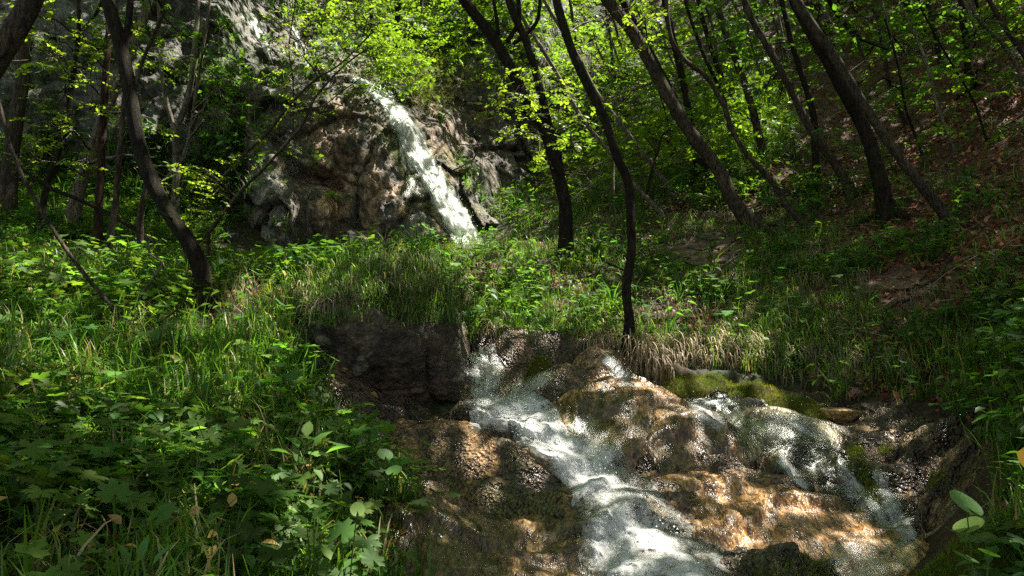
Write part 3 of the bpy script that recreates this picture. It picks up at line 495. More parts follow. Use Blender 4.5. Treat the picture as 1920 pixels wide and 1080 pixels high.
for lab, base, pts_, w, w1, d_, tn in [
 ("black trunk on the ledge above the waterfall", (735,135), [(735,135),(742,90),(745,40),(747,-40)], 16, 12, 19., DARK),
 ("thin black stem above the waterfall, left of the thicker one", (700,95), [(700,95),(697,50),(695,0),(694,-40)], 9, 7, 19.5, DARK),
 ("brown slim trunk behind the feathery bush", (788,130), [(788,130),(788,60),(790,0),(791,-40)], 9, 8, 19.2, MID),
 ("pale bare dead trunk on the upper slope behind the centre", (1170,210), [(1170,210),(1150,150),(1122,95),(1110,50)], 7, 4, None, PALE),
 ("second pale bare dead trunk on the upper slope", (1185,190), [(1185,190),(1165,130),(1145,70),(1130,30)], 7, 4, None, PALE),
 ("curved thin dark stem right of the stout leaning trunk", (1525,437), [(1525,437),(1480,390),(1450,345),(1405,295),(1375,250),(1355,195),(1325,145),(1282,110),(1256,60),(1248,-40)], 13, 9, None, MID),
 ("mid brown trunk leaning left in the right hand wood", (1595,362), [(1595,362),(1560,300),(1520,245),(1480,165),(1440,90),(1405,25),(1385,-40)], 17, 15, None, MID),
 ("broad dark trunk with peeling bark on the right slope", (1665,412), [(1665,414),(1650,340),(1630,265),(1605,210),(1565,140),(1530,75),(1500,20),(1475,-40)], 32, 24, None, DARK),
 ("long straight trunk leaning far left, foot among grass on the right slope", (1790,428), [(1790,428),(1755,380),(1705,320),(1665,265),(1630,215),(1590,150),(1550,85),(1505,20),(1480,-30)], 20, 22, None, MID),
 ("slender grey trunk behind the curved thin stem", (1435,305), [(1435,305),(1415,220),(1390,140),(1360,60),(1340,0),(1330,-50)], 17, 14, None, MID),
 ("dark trunk between the mid brown and broad peeling trunks", (1532,330), [(1532,330),(1525,220),(1500,130),(1480,60),(1465,0),(1458,-40)], 15, 11, None, DARK),
 ("short dark trunk high up the right slope, left of a thinner one", (1627,100), [(1627,104),(1600,60),(1575,30),(1555,0),(1540,-40)], 14, 12, None, DARK),
 ("thinner trunk high up the right slope", (1665,100), [(1665,104),(1652,50),(1632,0),(1625,-40)], 11, 9, None, MID),
 ("dark trunk cut by the top edge above the litter slope", (1708,45), [(1708,48),(1700,20),(1690,-20),(1684,-50)], 15, 13, None, DARK),
 ("sinuous pale trunk at the top right edge", (1925,190), [(1925,190),(1903,120),(1880,85),(1855,60),(1828,28),(1808,-30)], 9, 7, None, PALE),
 ("dark leaning stem in the top right corner", (1965,180), [(1965,180),(1920,100),(1890,60),(1855,0),(1835,-40)], 13, 10, None, MID),
 ("black upright trunk on the litter slope near the right edge", (1822,172), [(1822,175),(1812,90),(1802,0),(1798,-40)], 15, 12, None, DARK),
 ("dark trunk left of the slender grey one, near the bright grass patch", (1312,318), [(1312,318),(1296,240),(1280,150),(1258,60),(1240,-30)], 17, 14, None, DARK),
 ("thin stem rising by the bright grass patch", (1370,282), [(1370,282),(1360,195),(1318,100),(1292,25),(1280,-30)], 9, 7, None, DARK),
 ("thin pale trunk far up behind the broad peeling trunk", (1580,170), [(1580,170),(1568,70),(1547,25),(1528,-30)], 10, 8, None, PALE),
 ("far thin trunk near the top middle, left of the pale dead trunks", (1085,130), [(1085,130),(1078,70),(1068,0),(1060,-40)], 8, 6, None, MID),
 ("far leaning trunk above the bright grass patch", (1365,180), [(1365,180),(1340,110),(1318,40),(1302,-30)], 12, 9, None, DARK),
 ("far slim stem between the slender grey and mid brown trunks", (1470,190), [(1470,190),(1452,120),(1425,50),(1410,-30)], 10, 8, None, MID),
 ("thin bent trunk crossing behind the long leaning one", (1700,235), [(1700,235),(1672,170),(1660,110),(1648,50),(1640,-20)], 9, 7, None, MID),
 ("slim dark trunk far right under the top leaves", (1765,120), [(1765,120),(1752,60),(1738,0),(1730,-40)], 10, 8, None, DARK),
]:
    tb.append(tree(lab, base, [(pts_, w, w1)], tn, d=d_, crown_and_shade=('dead' not in lab), ext=0 if 'dead' in lab else 5))
for q in range(20):
    a_, b_ = rng.uniform(1080, 1900), rng.uniform(40, 300); b_ = min(b_, 330-.0*a_); L = rng.uniform(180, 420); ln = rng.uniform(-.5, -.15); P2 = [(a_, b_)]
    for k_ in (.33, .66, 1.): P2.append((a_+ln*L*k_+rng.normal()*8, b_-L*k_))
    w_ = rng.uniform(4.5, 8); tree("slim sapling, one of many scattered through the far wood on the slope", (a_, b_), [(P2, w_, w_*.7)], [MID, DARK, PALE][q % 3], crown_and_shade=False, ext=0, flare=1, group="slim saplings in the far wood", name="sapling", cat="sapling")
# roots on the bare path and under the overhang
def roots(label, items, d=None, tint=MID):
    b0 = hitpx(items[0][0][0][0], items[0][0][0][1]); r_ = empty("root_tangle", b0); tag(r_, label, "roots")
    for P2, w in items:
        C = catmull(np.array(P2, float), 14); P3 = np.array([hitpx(a, b) for a, b in C]); P3[:, 2] += .02; k = np.linspace(1, .4, 14)
        V, Fc = tube_arr(P3, w/F*b0[1]/2*k, 7, .2, int(P2[0][0])); mesh("root", V-b0, Fc, M_bark, r_, col=trunk_col(V, tint, 3, 0))
roots("pale bare roots twisting over the trodden path in the middle right", [([(1385,470),(1365,490),(1340,497),(1318,510)],8),([(1378,486),(1350,505),(1335,515)],6),([(1300,440),(1325,450),(1352,448),(1372,432)],9),([(1290,465),(1315,470),(1345,462)],7),([(1280,490),(1300,500),(1318,498)],5),([(1400,440),(1372,455),(1352,478)],8)], tint=PALE)
roots("brown roots hanging over the dark hollow at the right", [([(1800,480),(1770,500),(1765,540),(1772,580),(1768,600)],9),([(1620,560),(1660,550),(1710,545),(1750,530)],10),([(1650,590),(1690,570),(1725,560)],8),([(1770,500),(1740,515),(1720,535)],7)], tint=MID)
# ================================================================ LEAF TEMPLATES (x across, y along, z up)
def t_ellip(w=.5, fold=.12, droop=.15):
    ys = np.array([0, .3, .62, 1.]); hw = np.array([0, w*.5, w*.42, 0]); V = []; 
    V += [(0, 0, 0)]
    for y_, h_ in zip(ys[1:3], hw[1:3]): V += [(-h_, y_, fold-droop*y_*y_), (0, y_, -droop*y_*y_), (h_, y_, fold-droop*y_*y_)]
    V += [(0, 1, -droop)]
    return np.array(V, float), np.array([(0, 2, 1), (0, 3, 2), (1, 2, 5), (1, 5, 4), (2, 3, 6), (2, 6, 5), (4, 5, 7), (5, 6, 7)])
T_leaf = t_ellip(.55); T_lance = t_ellip(.32, .06, .25)
T_quad = (np.array([(0, 0, 0), (-.32, .5, .06), (.32, .5, .06), (0, 1, -.1)]), np.array([(0, 2, 1), (1, 2, 3)]))
def t_blade(bend, segs=4, w=.035, hang=False):
    V = []; y_ = 0.; z_ = 0.; a = math.radians(82 if not hang else 25)
    for i in range(segs+1):
        k = i/segs; hw = w*.5*(1-k**1.8)+.002; V += [(-hw, y_, z_), (hw, y_, z_)]
        y_ += math.cos(a)/segs; z_ += math.sin(a)/segs; a -= bend/segs*(1+k)
        a = max(a, -1.52)
    V = np.array(V); Fc = []
    for i in range(segs): Fc += [(2*i, 2*i+1, 2*i+3), (2*i, 2*i+3, 2*i+2)]
    return V, np.array(Fc)
T_bl = [t_blade(b) for b in (.3, .9, 1.5, 2.1)]; T_hang = [t_blade(b, 6, .018, True) for b in (1.8, 2.6, 3.4)]
def t_lobed(n=5, depth=.55, teeth=.12, span=2.5, m=8, cup=.12, notch=True):
    th = np.linspace(-span, span, n*m+1); ph = th/span*n*math.pi/2
    lob = np.abs(np.cos(ph)) if n % 2 else np.abs(np.sin(ph)); r = (1-depth)+depth*lob**.7; r *= 1-.28*np.abs(th)/span; r *= 1+teeth*np.where(np.arange(len(th)) % 2, 1, -1)
    V = np.stack([r*np.sin(th), r*np.cos(th), cup*(r*r)*-1+.1*lob*r], -1); V = np.vstack([[0, 0, 0], V]); V[:, 1] += 0
    return V, np.array([(0, i+2, i+1) for i in range(len(th)-1)])
T_palm = t_lobed(); T_palm7 = t_lobed(7, .35, .07, 2.7, 5, .15); T_tri = t_lobed(3, .5, .12, 1.9, 6, .08)
T_round = t_lobed(1, .0, .0, 2.85, 22, -.12); T_fine = t_lobed(5, .8, .12, 2.2, 4, .1)
def t_spray(nl=9, seed=0, ls=.2, broad=.5):
    r = np.random.default_rng(seed); V = []; Fc = []; n = 0; y_ = .1
    lt = t_ellip(broad, .05, .12)
    for i in range(nl):
        k = i/(nl-1); x_ = .06*math.sin(k*5+seed); yy = .12+k*.82; side = 1 if i % 2 else -1; a = side*(1.15-.35*k)*(1 if i < nl-1 else 0)+r.normal()*.2
        s = ls*(1.05-.3*k)*r.uniform(.8, 1.2); rl = r.normal()*.35; v = lt[0]*s; c_, s_ = math.cos(rl), math.sin(rl); v = np.stack([v[:, 0]*c_+v[:, 2]*s_, v[:, 1], -v[:, 0]*s_+v[:, 2]*c_], -1)
        c_, s_ = math.cos(-a), math.sin(-a); v = np.stack([v[:, 0]*c_-v[:, 1]*s_, v[:, 0]*s_+v[:, 1]*c_, v[:, 2]], -1)+np.array([x_, yy, -.12*k*k+r.normal()*.012])
        V.append(v); Fc.append(lt[1]+n); n += len(v)
    V.append(np.array([(-.006, 0, 0), (.006, 0, 0), (0, .9, -.1)])); Fc.append(np.array([(0, 1, 2)])+n)
    return np.concatenate(V), np.concatenate(Fc)
T_spr = [t_spray(9, q, .24, .6) for q in range(4)]
def t_plant(tl, nl, h, ls, seed, spread=.5, stem=.006, lean=.6):
    """a herb: leaves on stalks rising from one root"""
    r = np.random.default_rng(seed); V = []; Fc = []; tcol = []; n = 0
    for i in range(nl):
        a = i*2.4+r.normal()*.4; hh = h*r.uniform(.45, 1.); rad = spread*h*r.uniform(.3, 1.); p = np.array([rad*math.cos(a), rad*math.sin(a), hh])
        q = p*np.array([.35, .35, .6]); w = stem
        sv = np.array([(-w, 0, 0), (w, 0, 0), (q[0]-w, q[1], q[2]), (q[0]+w, q[1], q[2]), (p[0], p[1], p[2])]); V.append(sv); Fc.append(np.array([(0, 1, 3), (0, 3, 2), (2, 3, 4)])+n); n += 5; tcol += [.8]*5
        s = ls*r.uniform(.6, 1.15); v = tl[0]*s; pt = -r.uniform(.1, .7)*lean; c_, s_ = math.cos(pt), math.sin(pt); v = np.stack([v[:, 0], v[:, 1]*c_-v[:, 2]*s_, v[:, 1]*s_+v[:, 2]*c_], -1)
        yaw = a-math.pi/2+r.normal()*.4; c_, s_ = math.cos(yaw), math.sin(yaw); v = np.stack([v[:, 0]*c_-v[:, 1]*s_, v[:, 0]*s_+v[:, 1]*c_, v[:, 2]], -1)+p
        V.append(v); Fc.append(tl[1]+n); n += len(v); tcol += [1.]*len(v)
    return np.concatenate(V), np.concatenate(Fc), np.array(tcol)[:, None]*np.ones(3)
P_palm = [t_plant(T_palm, 7, .34, .085, s_, .7) for s_ in (1, 2, 3)]
P_big = [t_plant(T_palm, 5, .34, .13, s_, .8) for s_ in (4, 5)]
P_tri = [t_plant(T_tri, 9, .2, .05, s_, .8) for s_ in (6, 7, 8)]
P_leafy = [t_plant(T_leaf, 11, .3, .085, s_, .55) for s_ in (9, 10, 11)]
P_small = [t_plant(T_leaf, 9, .12, .05, s_, .9) for s_ in (12, 13)]
P_fern = [t_plant(t_spray(15, 40+s_, .2, .3), 6, .1, .34, s_, .4, lean=-.4) for s_ in (14, 15)]

# ================================================================ SCATTER
def sample(n_, box, seed, far=None, jit=1.1, bt=None):
    r = np.random.default_rng(seed); out = []; bt = bt or BT
    X_ = r.uniform(box[0], box[2], n_); Y_ = r.uniform(box[1], box[3], n_)
    J = np.where(r.random(n_) < .45, 1, 0)
    for a_, b_, j_ in zip(X_, Y_, J):
        o = (j_*r.uniform(-jit, jit), 0, j_*r.uniform(0, jit)); w = unp(a_, b_, 1.)
        h = bt.ray_cast(Vector(o), Vector(w).normalized())
        if h[0] is not None: out.append((*h[0], h[1].z))
    A_ = np.array(out); return A_[:, :3], A_[:, 3]
LEFT = [(-600,425),(120,425),(380,455),(470,485),(560,470),(600,560),(540,640),(600,760),(700,845),(755,925),(785,1010),(790,1100),(800,1500),(-600,1500)]
SOD = [(440,480),(560,468),(890,440),(880,560),(855,600),(760,580),(640,600),(540,600),(500,560)]
MID_Z = [(860,440),(960,440),(1010,385),(1280,395),(1560,420),(1640,520),(1660,650),(1640,700),(1560,735),(1380,690),(1180,655),(1060,640),(930,635),(855,650)]
RBANK = [(1560,640),(1920,560),(2300,560),(2400,1500),(1850,1500),(1840,1060),(1870,960),(1890,900),(1895,840),(1760,775),(1650,745),(1560,755)]
PATH = [(1260,445),(1400,440),(1400,505),(1260,512)]; HOLLOW = [(1600,520),(1790,500),(1790,600),(1640,610)]
def dens(kind, P):
    px, py, d = proj(P); r = {}
    L = pip(px, py, LEFT); S = pip(px, py, SOD); M = pip(px, py, MID_Z); R = pip(px, py, RBANK); C = pip(px, py, CASC)
    pa = pip(px, py, PATH) | pip(px, py, HOLLOW)
    slope = (px > 1250) & (py < 640) & ~M & ~R; top = (py < 420) & (px > 560) & (px <= 1250) & ~M; wall = (px < 560) & (py < 425)
    u = dict(L=L, S=S, M=M, R=R, slope=slope & ~L, top=top, wall=wall)
    g = dict(grass=dict(L=.5, S=1., M=.75, R=.3, slope=.12, top=.5, wall=.1), herb=dict(L=1., S=.45, M=.38, R=.5, slope=.42, top=.6, wall=.12), litter=dict(L=.12, S=.0, M=.3, R=.5, slope=1., top=.25, wall=.1))[kind]
    v = np.zeros(len(P))
    for k, m in u.items(): v = np.maximum(v, np.where(m, g[k], 0))
    v *= np.where(pa, .1 if kind != 'litter' else .6, 1.); v *= ~C
    litterish = sstep(1500, 1750, px)*(py < 560)
    if kind != 'litter': v *= 1-.45*litterish*(slope > 0)
    return v, px, py, d
def patchy(P, s, k=1.1, lo=-.15, hi=.25): return .15+.85*sstep(lo, hi, fbm(P[:, 0]*k, P[:, 1]*k, P[:, 2]*k, 3, s))
def rnd(n_, a, b): return rng.uniform(a, b, n_)
G = Batch(); Hb = Batch(); Lt = Batch(); St = Batch()
# grass: tufts, each sample spawns several blades
def add_grass(P, nb, lo, hi, col, bt=G, tm=T_bl, spread=.05, tone=.35):
    n_ = len(P)
    if not n_: return
    Q = np.repeat(P, nb, 0)+np.stack([rng.normal(size=n_*nb)*spread, rng.normal(size=n_*nb)*spread, -.015*np.ones(n_*nb)], -1)
    tone_ = np.repeat(1+tone*rng.uniform(-1, 1, n_), nb)*rnd(n_*nb, .75, 1.25); yel = np.repeat(rng.random(n_)**2, nb)
    ln = np.repeat(rnd(n_, lo, hi), nb)*rnd(n_*nb, .5, 1.1); w = rng.integers(0, len(tm), n_*nb)
    C = np.array(col)[None]*np.array([.92, 1.06, .8])*tone_[:, None]*(1+yel[:, None]*np.array([.7, .25, .0])[None]); dead = rng.random(n_*nb) < .07; C[dead] = np.array([.22, .17, .09])*rnd(dead.sum(), .6, 1.2)[:, None]
    for k, t in enumerate(tm):
        m = w == k; c_ = m.sum(); bt.inst(t, Q[m], rnd(c_, 0, 6.283), rng.normal(size=c_)*.18, rng.normal(size=c_)*.1, np.stack([np.maximum(ln[m], .22), ln[m], ln[m]], -1), C[m])
P, nzv = sample(60000, (-350, 330, 2250, 1350), 1, bt=BSOIL)
v, px, py, d = dens('grass', P); keep = rng.random(len(P)) < v*patchy(P, 3)*np.clip((d/9)**1.1, .12, 1.2)
P1, d1 = P[keep], d[keep]; near = d1 < 6
add_grass(P1[near], 10, .12, .38, (.06, .12, .02)); add_grass(P1[~near], 9, .08, .3, (.065, .115, .02), spread=.09, tone=.5)
P, _ = sample(11000, (400, 340, 1800, 760), 2, bt=BSOIL); v, px, py, d = dens('grass', P); keep = (rng.random(len(P)) < v*.5*patchy(P, 13, 2.)) & (v > .9)
add_grass(P[keep], 12, .1, .3, (.075, .13, .02), spread=.06, tone=.5)
PS, _ = sample(7000, (430, 420, 900, 610), 3, bt=bvh_of([boulder])); PS = PS[_ > .28]
PS = PS[fbm(PS[:, 0]*4, PS[:, 1]*4, PS[:, 2]*4, 3, 66) > -.22]; add_grass(PS[:1300], 7, .05, .16, (.055, .1, .02), spread=.06, tone=.5)
print("grass", time.time()-T0)
# herbs
def add_pl(P, tms, lo, hi, col, bt=Hb, tone=.3, tilt=.15):
    n_ = len(P)
    if not n_: return
    w = rng.integers(0, len(tms), n_); C = np.array(col)[None]*(1+tone*rng.uniform(-1, 1, n_))[:, None]; C[:, 0] *= rnd(n_, .75, 1.35)
    for k, t in enumerate(tms):
        m = w == k; c_ = m.sum(); bt.inst(t[:2], P[m]-np.array([0, 0, .01]), rnd(c_, 0, 6.283), rng.normal(size=c_)*tilt, rng.normal(size=c_)*tilt, rnd(c_, lo, hi), C[m], t[2])
P, _ = sample(26000, (-350, 330, 2250, 1350), 4, bt=BSOIL); v, px, py, d = dens('herb', P); keep = rng.random(len(P)) < v*patchy(P, 23, .9)*np.clip((d/8)**1.2, .1, 1.3)*.8
P, d, px = P[keep], d[keep], px[keep]; k = rng.random(len(P)); nr = d < 7.5; right = px > 1300
sel = nr & ~right & (k < .33); add_pl(P[sel], P_palm, .4, .95, (.055, .115, .02), tone=.5, tilt=.3); sel = nr & ~right & (k >= .33) & (k < .7); add_pl(P[sel], P_tri, .7, 1.4, (.06, .12, .02), tone=.5, tilt=.3)
sel = nr & ~right & (k >= .7) & (k < .8); add_pl(P[sel], P_leafy, .6, 1.1, (.05, .11, .025)); sel = nr & ~right & (k >= .8) & (k < .86); add_pl(P[sel], P_fern, .5, .9, (.05, .1, .02)); sel = nr & ~right & (k >= .86); add_pl(P[sel], P_small, .8, 1.4, (.045, .1, .02))
sel = (~nr | right) & (k < .5); add_pl(P[sel], P_tri, .9, 1.8, (.05, .11, .02)); sel = (~nr | right) & (k >= .5); add_pl(P[sel], P_leafy+P_small, .6, 1.3, (.05, .11, .02))
add_pl(PS[1300:3400], P_tri+P_small+P_leafy[:1], .4, .95, (.055, .11, .02), tilt=.4)
# shrubby leaf masses far up
P, _ = sample(4600, (600, -120, 2000, 400), 5); v, px, py, d = dens('herb', P); keep = (rng.random(len(P)) < v*1.3) & (d > 11)
keep &= ~((px > 1430) & (py > 110) & (rng.random(len(P)) < .8)); P = P[keep]; px = px[keep]; d = d[keep]; k = rng.integers(1, 6, len(P)); Q = np.repeat(P, k, 0)+np.stack([rng.normal(size=k.sum())*.35, rng.normal(size=k.sum())*.35, rng.uniform(.0, 1.1, k.sum())*1], -1)
pxq, pyq, dq = proj(Q); rockm = (pxq < 690) & (pyq > 60) & (rng.random(len(Q)) < .9) | pip(pxq, pyq, [(640,170),(790,170),(830,110),(1000,200),(1010,370),(960,440),(640,470)]); Q = Q[~rockm]; pxq = pxq[~rockm]; n_ = len(Q); w = rng.integers(0, 4, n_)
for j in range(4):
    m = w == j; c_ = m.sum(); C = np.array([.075, .125, .015])*(1+.45*rng.uniform(-1, 1, c_))[:, None]; Hb.inst(T_spr[j], Q[m], rnd(c_, 0, 6.283), rng.normal(size=c_)*.35, rng.normal(size=c_)*.35, rnd(c_, .25, .6), C)
# cliff plants
PC, zc_ = sample(16000, (-250, -100, 1080, 470), 6, bt=bvh_of([cliff])); px, py, d = proj(PC)
w = (sstep(.35, .75, zc_)*.5+gs(px, py, 680, 120, 130, 40)+gs(px, py, 560, 20, 90, 60)*.5+gs(px, py, 870, 60, 160, 60)*1.2+gs(px, py, 430, 260, 40, 190)*.8+gs(px, py, 420, 400, 60, 60)*.5+gs(px, py, 130, 340, 120, 50)*.4+gs(px, py, 880, 330, 12, 70, -.55)*1.2+gs(px, py, 930, 390, 16, 60, -.6)+.05*(px < 420))
w *= np.where(gs(px, py, 790, 300, 60, 190, -.5) > .5, .1, 1)*np.where((px > 600) & (px < 850) & (py > 190), .12, 1)*np.where((px > 900) & (py > 120), .25, 1)
kp = (rng.random(len(PC)) < w*patchy(PC, 33, .9)) & ~((gs(px, py, 480, 70, 26, 60, -.6) > .3) | (gs(px, py, 568, 95, 14, 60) > .3)); PCk = PC[kp]; k = rng.random(len(PCk)); add_grass(PCk[k < .5], 10, .18, .45, (.06, .11, .02), spread=.08); add_pl(PCk[(k > .5) & (k < .85)], P_tri+P_small, 1., 2.2, (.045, .1, .018), tilt=.5)
m = k > .85; c_ = m.sum(); Hb.inst(T_spr[1], PCk[m], rnd(c_, 0, 6.28), rng.normal(size=c_)*.3+.2, rng.normal(size=c_)*.3, rnd(c_, .3, .6), np.array([.05, .11, .015])*rnd(c_, .7, 1.3)[:, None])
# litter
P, _ = sample(85000, (-300, -50, 2250, 1200), 7, bt=BSOIL); v, px, py, d = dens('litter', P); keep = rng.random(len(P)) < v*np.clip((d/8)**1.2, .2, 1.4)
P = P[keep]; n_ = len(P); P[:, 2] += rnd(n_, .0, .03)
C = np.array([.17, .07, .04])[None]*rnd(n_, .4, 1.7)[:, None]; C[:, 1] *= rnd(n_, .8, 1.3)
Lt.inst(T_leaf, P, rnd(n_, 0, 6.28), rng.normal(size=n_)*.5+.3, rng.normal(size=n_)*.5, rnd(n_, .05, .1), C)
P, _ = sample(2600, (1310, 150, 1480, 320), 27, bt=BSOIL); px, py, d = proj(P); P = P[gs(px, py, 1395, 240, 60, 60) > rng.random(len(P))]; add_grass(P, 12, .2, .5, (.1, .17, .03), spread=.1)  # sunlit patch: the sunlight is put into a brighter blade colour
P, _ = sample(2600, (-200, 340, 430, 460), 28); add_grass(P[:900], 10, .15, .45, (.06, .115, .02), spread=.1); add_pl(P[900:1700], P_fern+P_tri, .8, 1.6, (.05, .105, .02), tilt=.3)
# dead twigs in the litter
P, _ = sample(1500, (-200, 100, 2100, 1100), 8, bt=BSOIL); v, px, py, d = dens('litter', P); P = P[rng.random(len(P)) < v*.8]
for p in P[:420]:
    a = rng.uniform(0, 6.28); L = rng.uniform(.15, .6); q = p+np.array([math.cos(a)*L, math.sin(a)*L, 0]); q[2] = float(gz(q[0], q[1]))+rng.uniform(.0, .08); mm = (p+q)/2+rng.normal(size=3)*.03; mm[2] += .02
    V, Fc = tube_arr(catmull([p+np.array([0, 0, .01]), mm, q], 5), np.linspace(.006, .003, 5), 4); Lt.add(V, Fc, np.array([.13, .1, .07])*rng.uniform(.5, 1.5))
# straw hanging from bank edges
def straw(line, n_, lo, hi, col=(.3, .23, .13), bt=None, dz=0., w=1.):
    line = np.array(line, float); C2 = catmull(line, n_//14); P = []
    for a, b in C2:
        h = (bt or BT).ray_cast(Vector((0, 0, 0)), Vector(unp(a, b, 1)).normalized())[0]
        if h is not None:
            clump = rng.random() > .35 and vn(a*.045, b*.02, 3.) > -.25
            for _ in range(14 if clump else 5): P.append(np.array(h)+np.array([rng.normal()*.06, rng.normal()*.08, rng.normal()*.05+dz]))
    P = np.array(P); n_ = len(P); k = rng.integers(0, 3, n_); to = np.arctan2(P[:, 0], -P[:, 1])*0+math.pi+rng.normal(size=n_)*.55
    for j in range(3):
        m = k == j; c_ = m.sum(); L = rnd(c_, lo, hi); St.inst(T_hang[j], P[m], to[m], rng.normal(size=c_)*.25, rng.normal(size=c_)*.1, np.stack([L*w, L, L], -1), np.array(col)*rnd(c_, .45, 1.25)[:, None]*(1+rnd(c_, -.1, .15)[:, None]*np.array([0, 0, 1.])))
straw([(1110,645),(1160,640),(1205,648),(1250,650),(1320,645),(1390,645),(1450,650)], 2200, .2, .42)
straw([(1190,665),(1230,672),(1300,668),(1400,668),(1460,680)], 1100, .18, .36, (.26, .2, .12))
straw([(1450,655),(1520,665),(1580,668),(1650,680),(1700,690)], 1000, .18, .4, (.2, .16, .09)); straw([(1690,560),(1760,550),(1830,540),(1900,530)], 500, .15, .32, (.22, .17, .1)); straw([(1780,640),(1850,650),(1920,640)], 400, .15, .35, (.16, .13, .08))
straw([(545,560),(580,570),(620,575)], 350, .18, .36, (.28, .23, .14), dz=.03); straw([(620,575),(700,550),(790,545),(850,550),(866,555)], 750, .1, .3, (.15, .14, .06), dz=.04); straw([(850,530),(862,545)], 60, .12, .22, (.34, .29, .2), dz=.05); straw([(700,510),(760,500),(830,520)], 150, .15, .3, (.2, .18, .09), dz=.08)
straw([(985,590),(1040,580),(1100,590)], 300, .15, .28); straw([(1330,400),(1400,410)], 200, .2, .35, (.3, .25, .15)); straw([(60,880),(120,930),(200,960),(330,900)], 500, .12, .26, (.18, .14, .08)); straw([(450,560),(480,620),(500,640)], 200, .12, .3)
straw([(640,150),(690,140),(640,135)], 150, .25, .5, (.2, .17, .09))
P, _ = sample(900, (850, 460, 1750, 720), 18, bt=BSOIL); v, px, py, dd_ = dens('grass', P)
for p, d0 in zip(P[v > .3][:230], dd_[v > .3][:230]):
    c_ = 26; L = rnd(c_, .12, .32); St.inst(T_hang[rng.integers(0, 3)], p+rng.normal(size=(c_, 3))*np.array([.06, .06, .02])+np.array([0, 0, .04]), math.pi+rng.normal(size=c_)*.9, rng.normal(size=c_)*.3, rng.normal(size=c_)*.15, np.stack([L, L, L], -1), np.array([.26, .2, .12])*rnd(c_, .4, 1.3)[:, None])
P, _ = sample(500, (-200, 450, 760, 1150), 19, bt=BSOIL); v, px, py, dd_ = dens('herb', P)
for p in P[v > .5][:110]:
    c_ = 18; L = rnd(c_, .12, .34); (St if rng.random() < .6 else G).inst(T_bl[rng.integers(1, 4)], p+rng.normal(size=(c_, 3))*np.array([.05, .05, .0]), rnd(c_, 0, 6.28), rng.normal(size=c_)*.3, rng.normal(size=c_)*.2, np.stack([L, L, L], -1), np.array([.24, .19, .1])*rnd(c_, .5, 1.3)[:, None])
P, _ = sample(500, (-200, 450, 800, 1150), 20, bt=BSOIL); n_ = len(P); P[:, 2] += rnd(n_, .05, .22); Lt.inst(T_leaf, P, rnd(n_, 0, 6.28), rng.normal(size=n_)*.6, rng.normal(size=n_)*.6, rnd(n_, .03, .07), np.array([.3, .2, .06])*rnd(n_, .4, 1.2)[:, None])
print("herbs", time.time()-T0, G.n, Hb.n, Lt.n, St.n)
tag(G.build("grass", M_grass), kind="stuff"); tag(Hb.build("ground_cover", M_leaf), kind="stuff"); tag(Lt.build("leaf_litter", M_litter), kind="stuff"); tag(St.build("dry_grass", M_straw), kind="stuff")
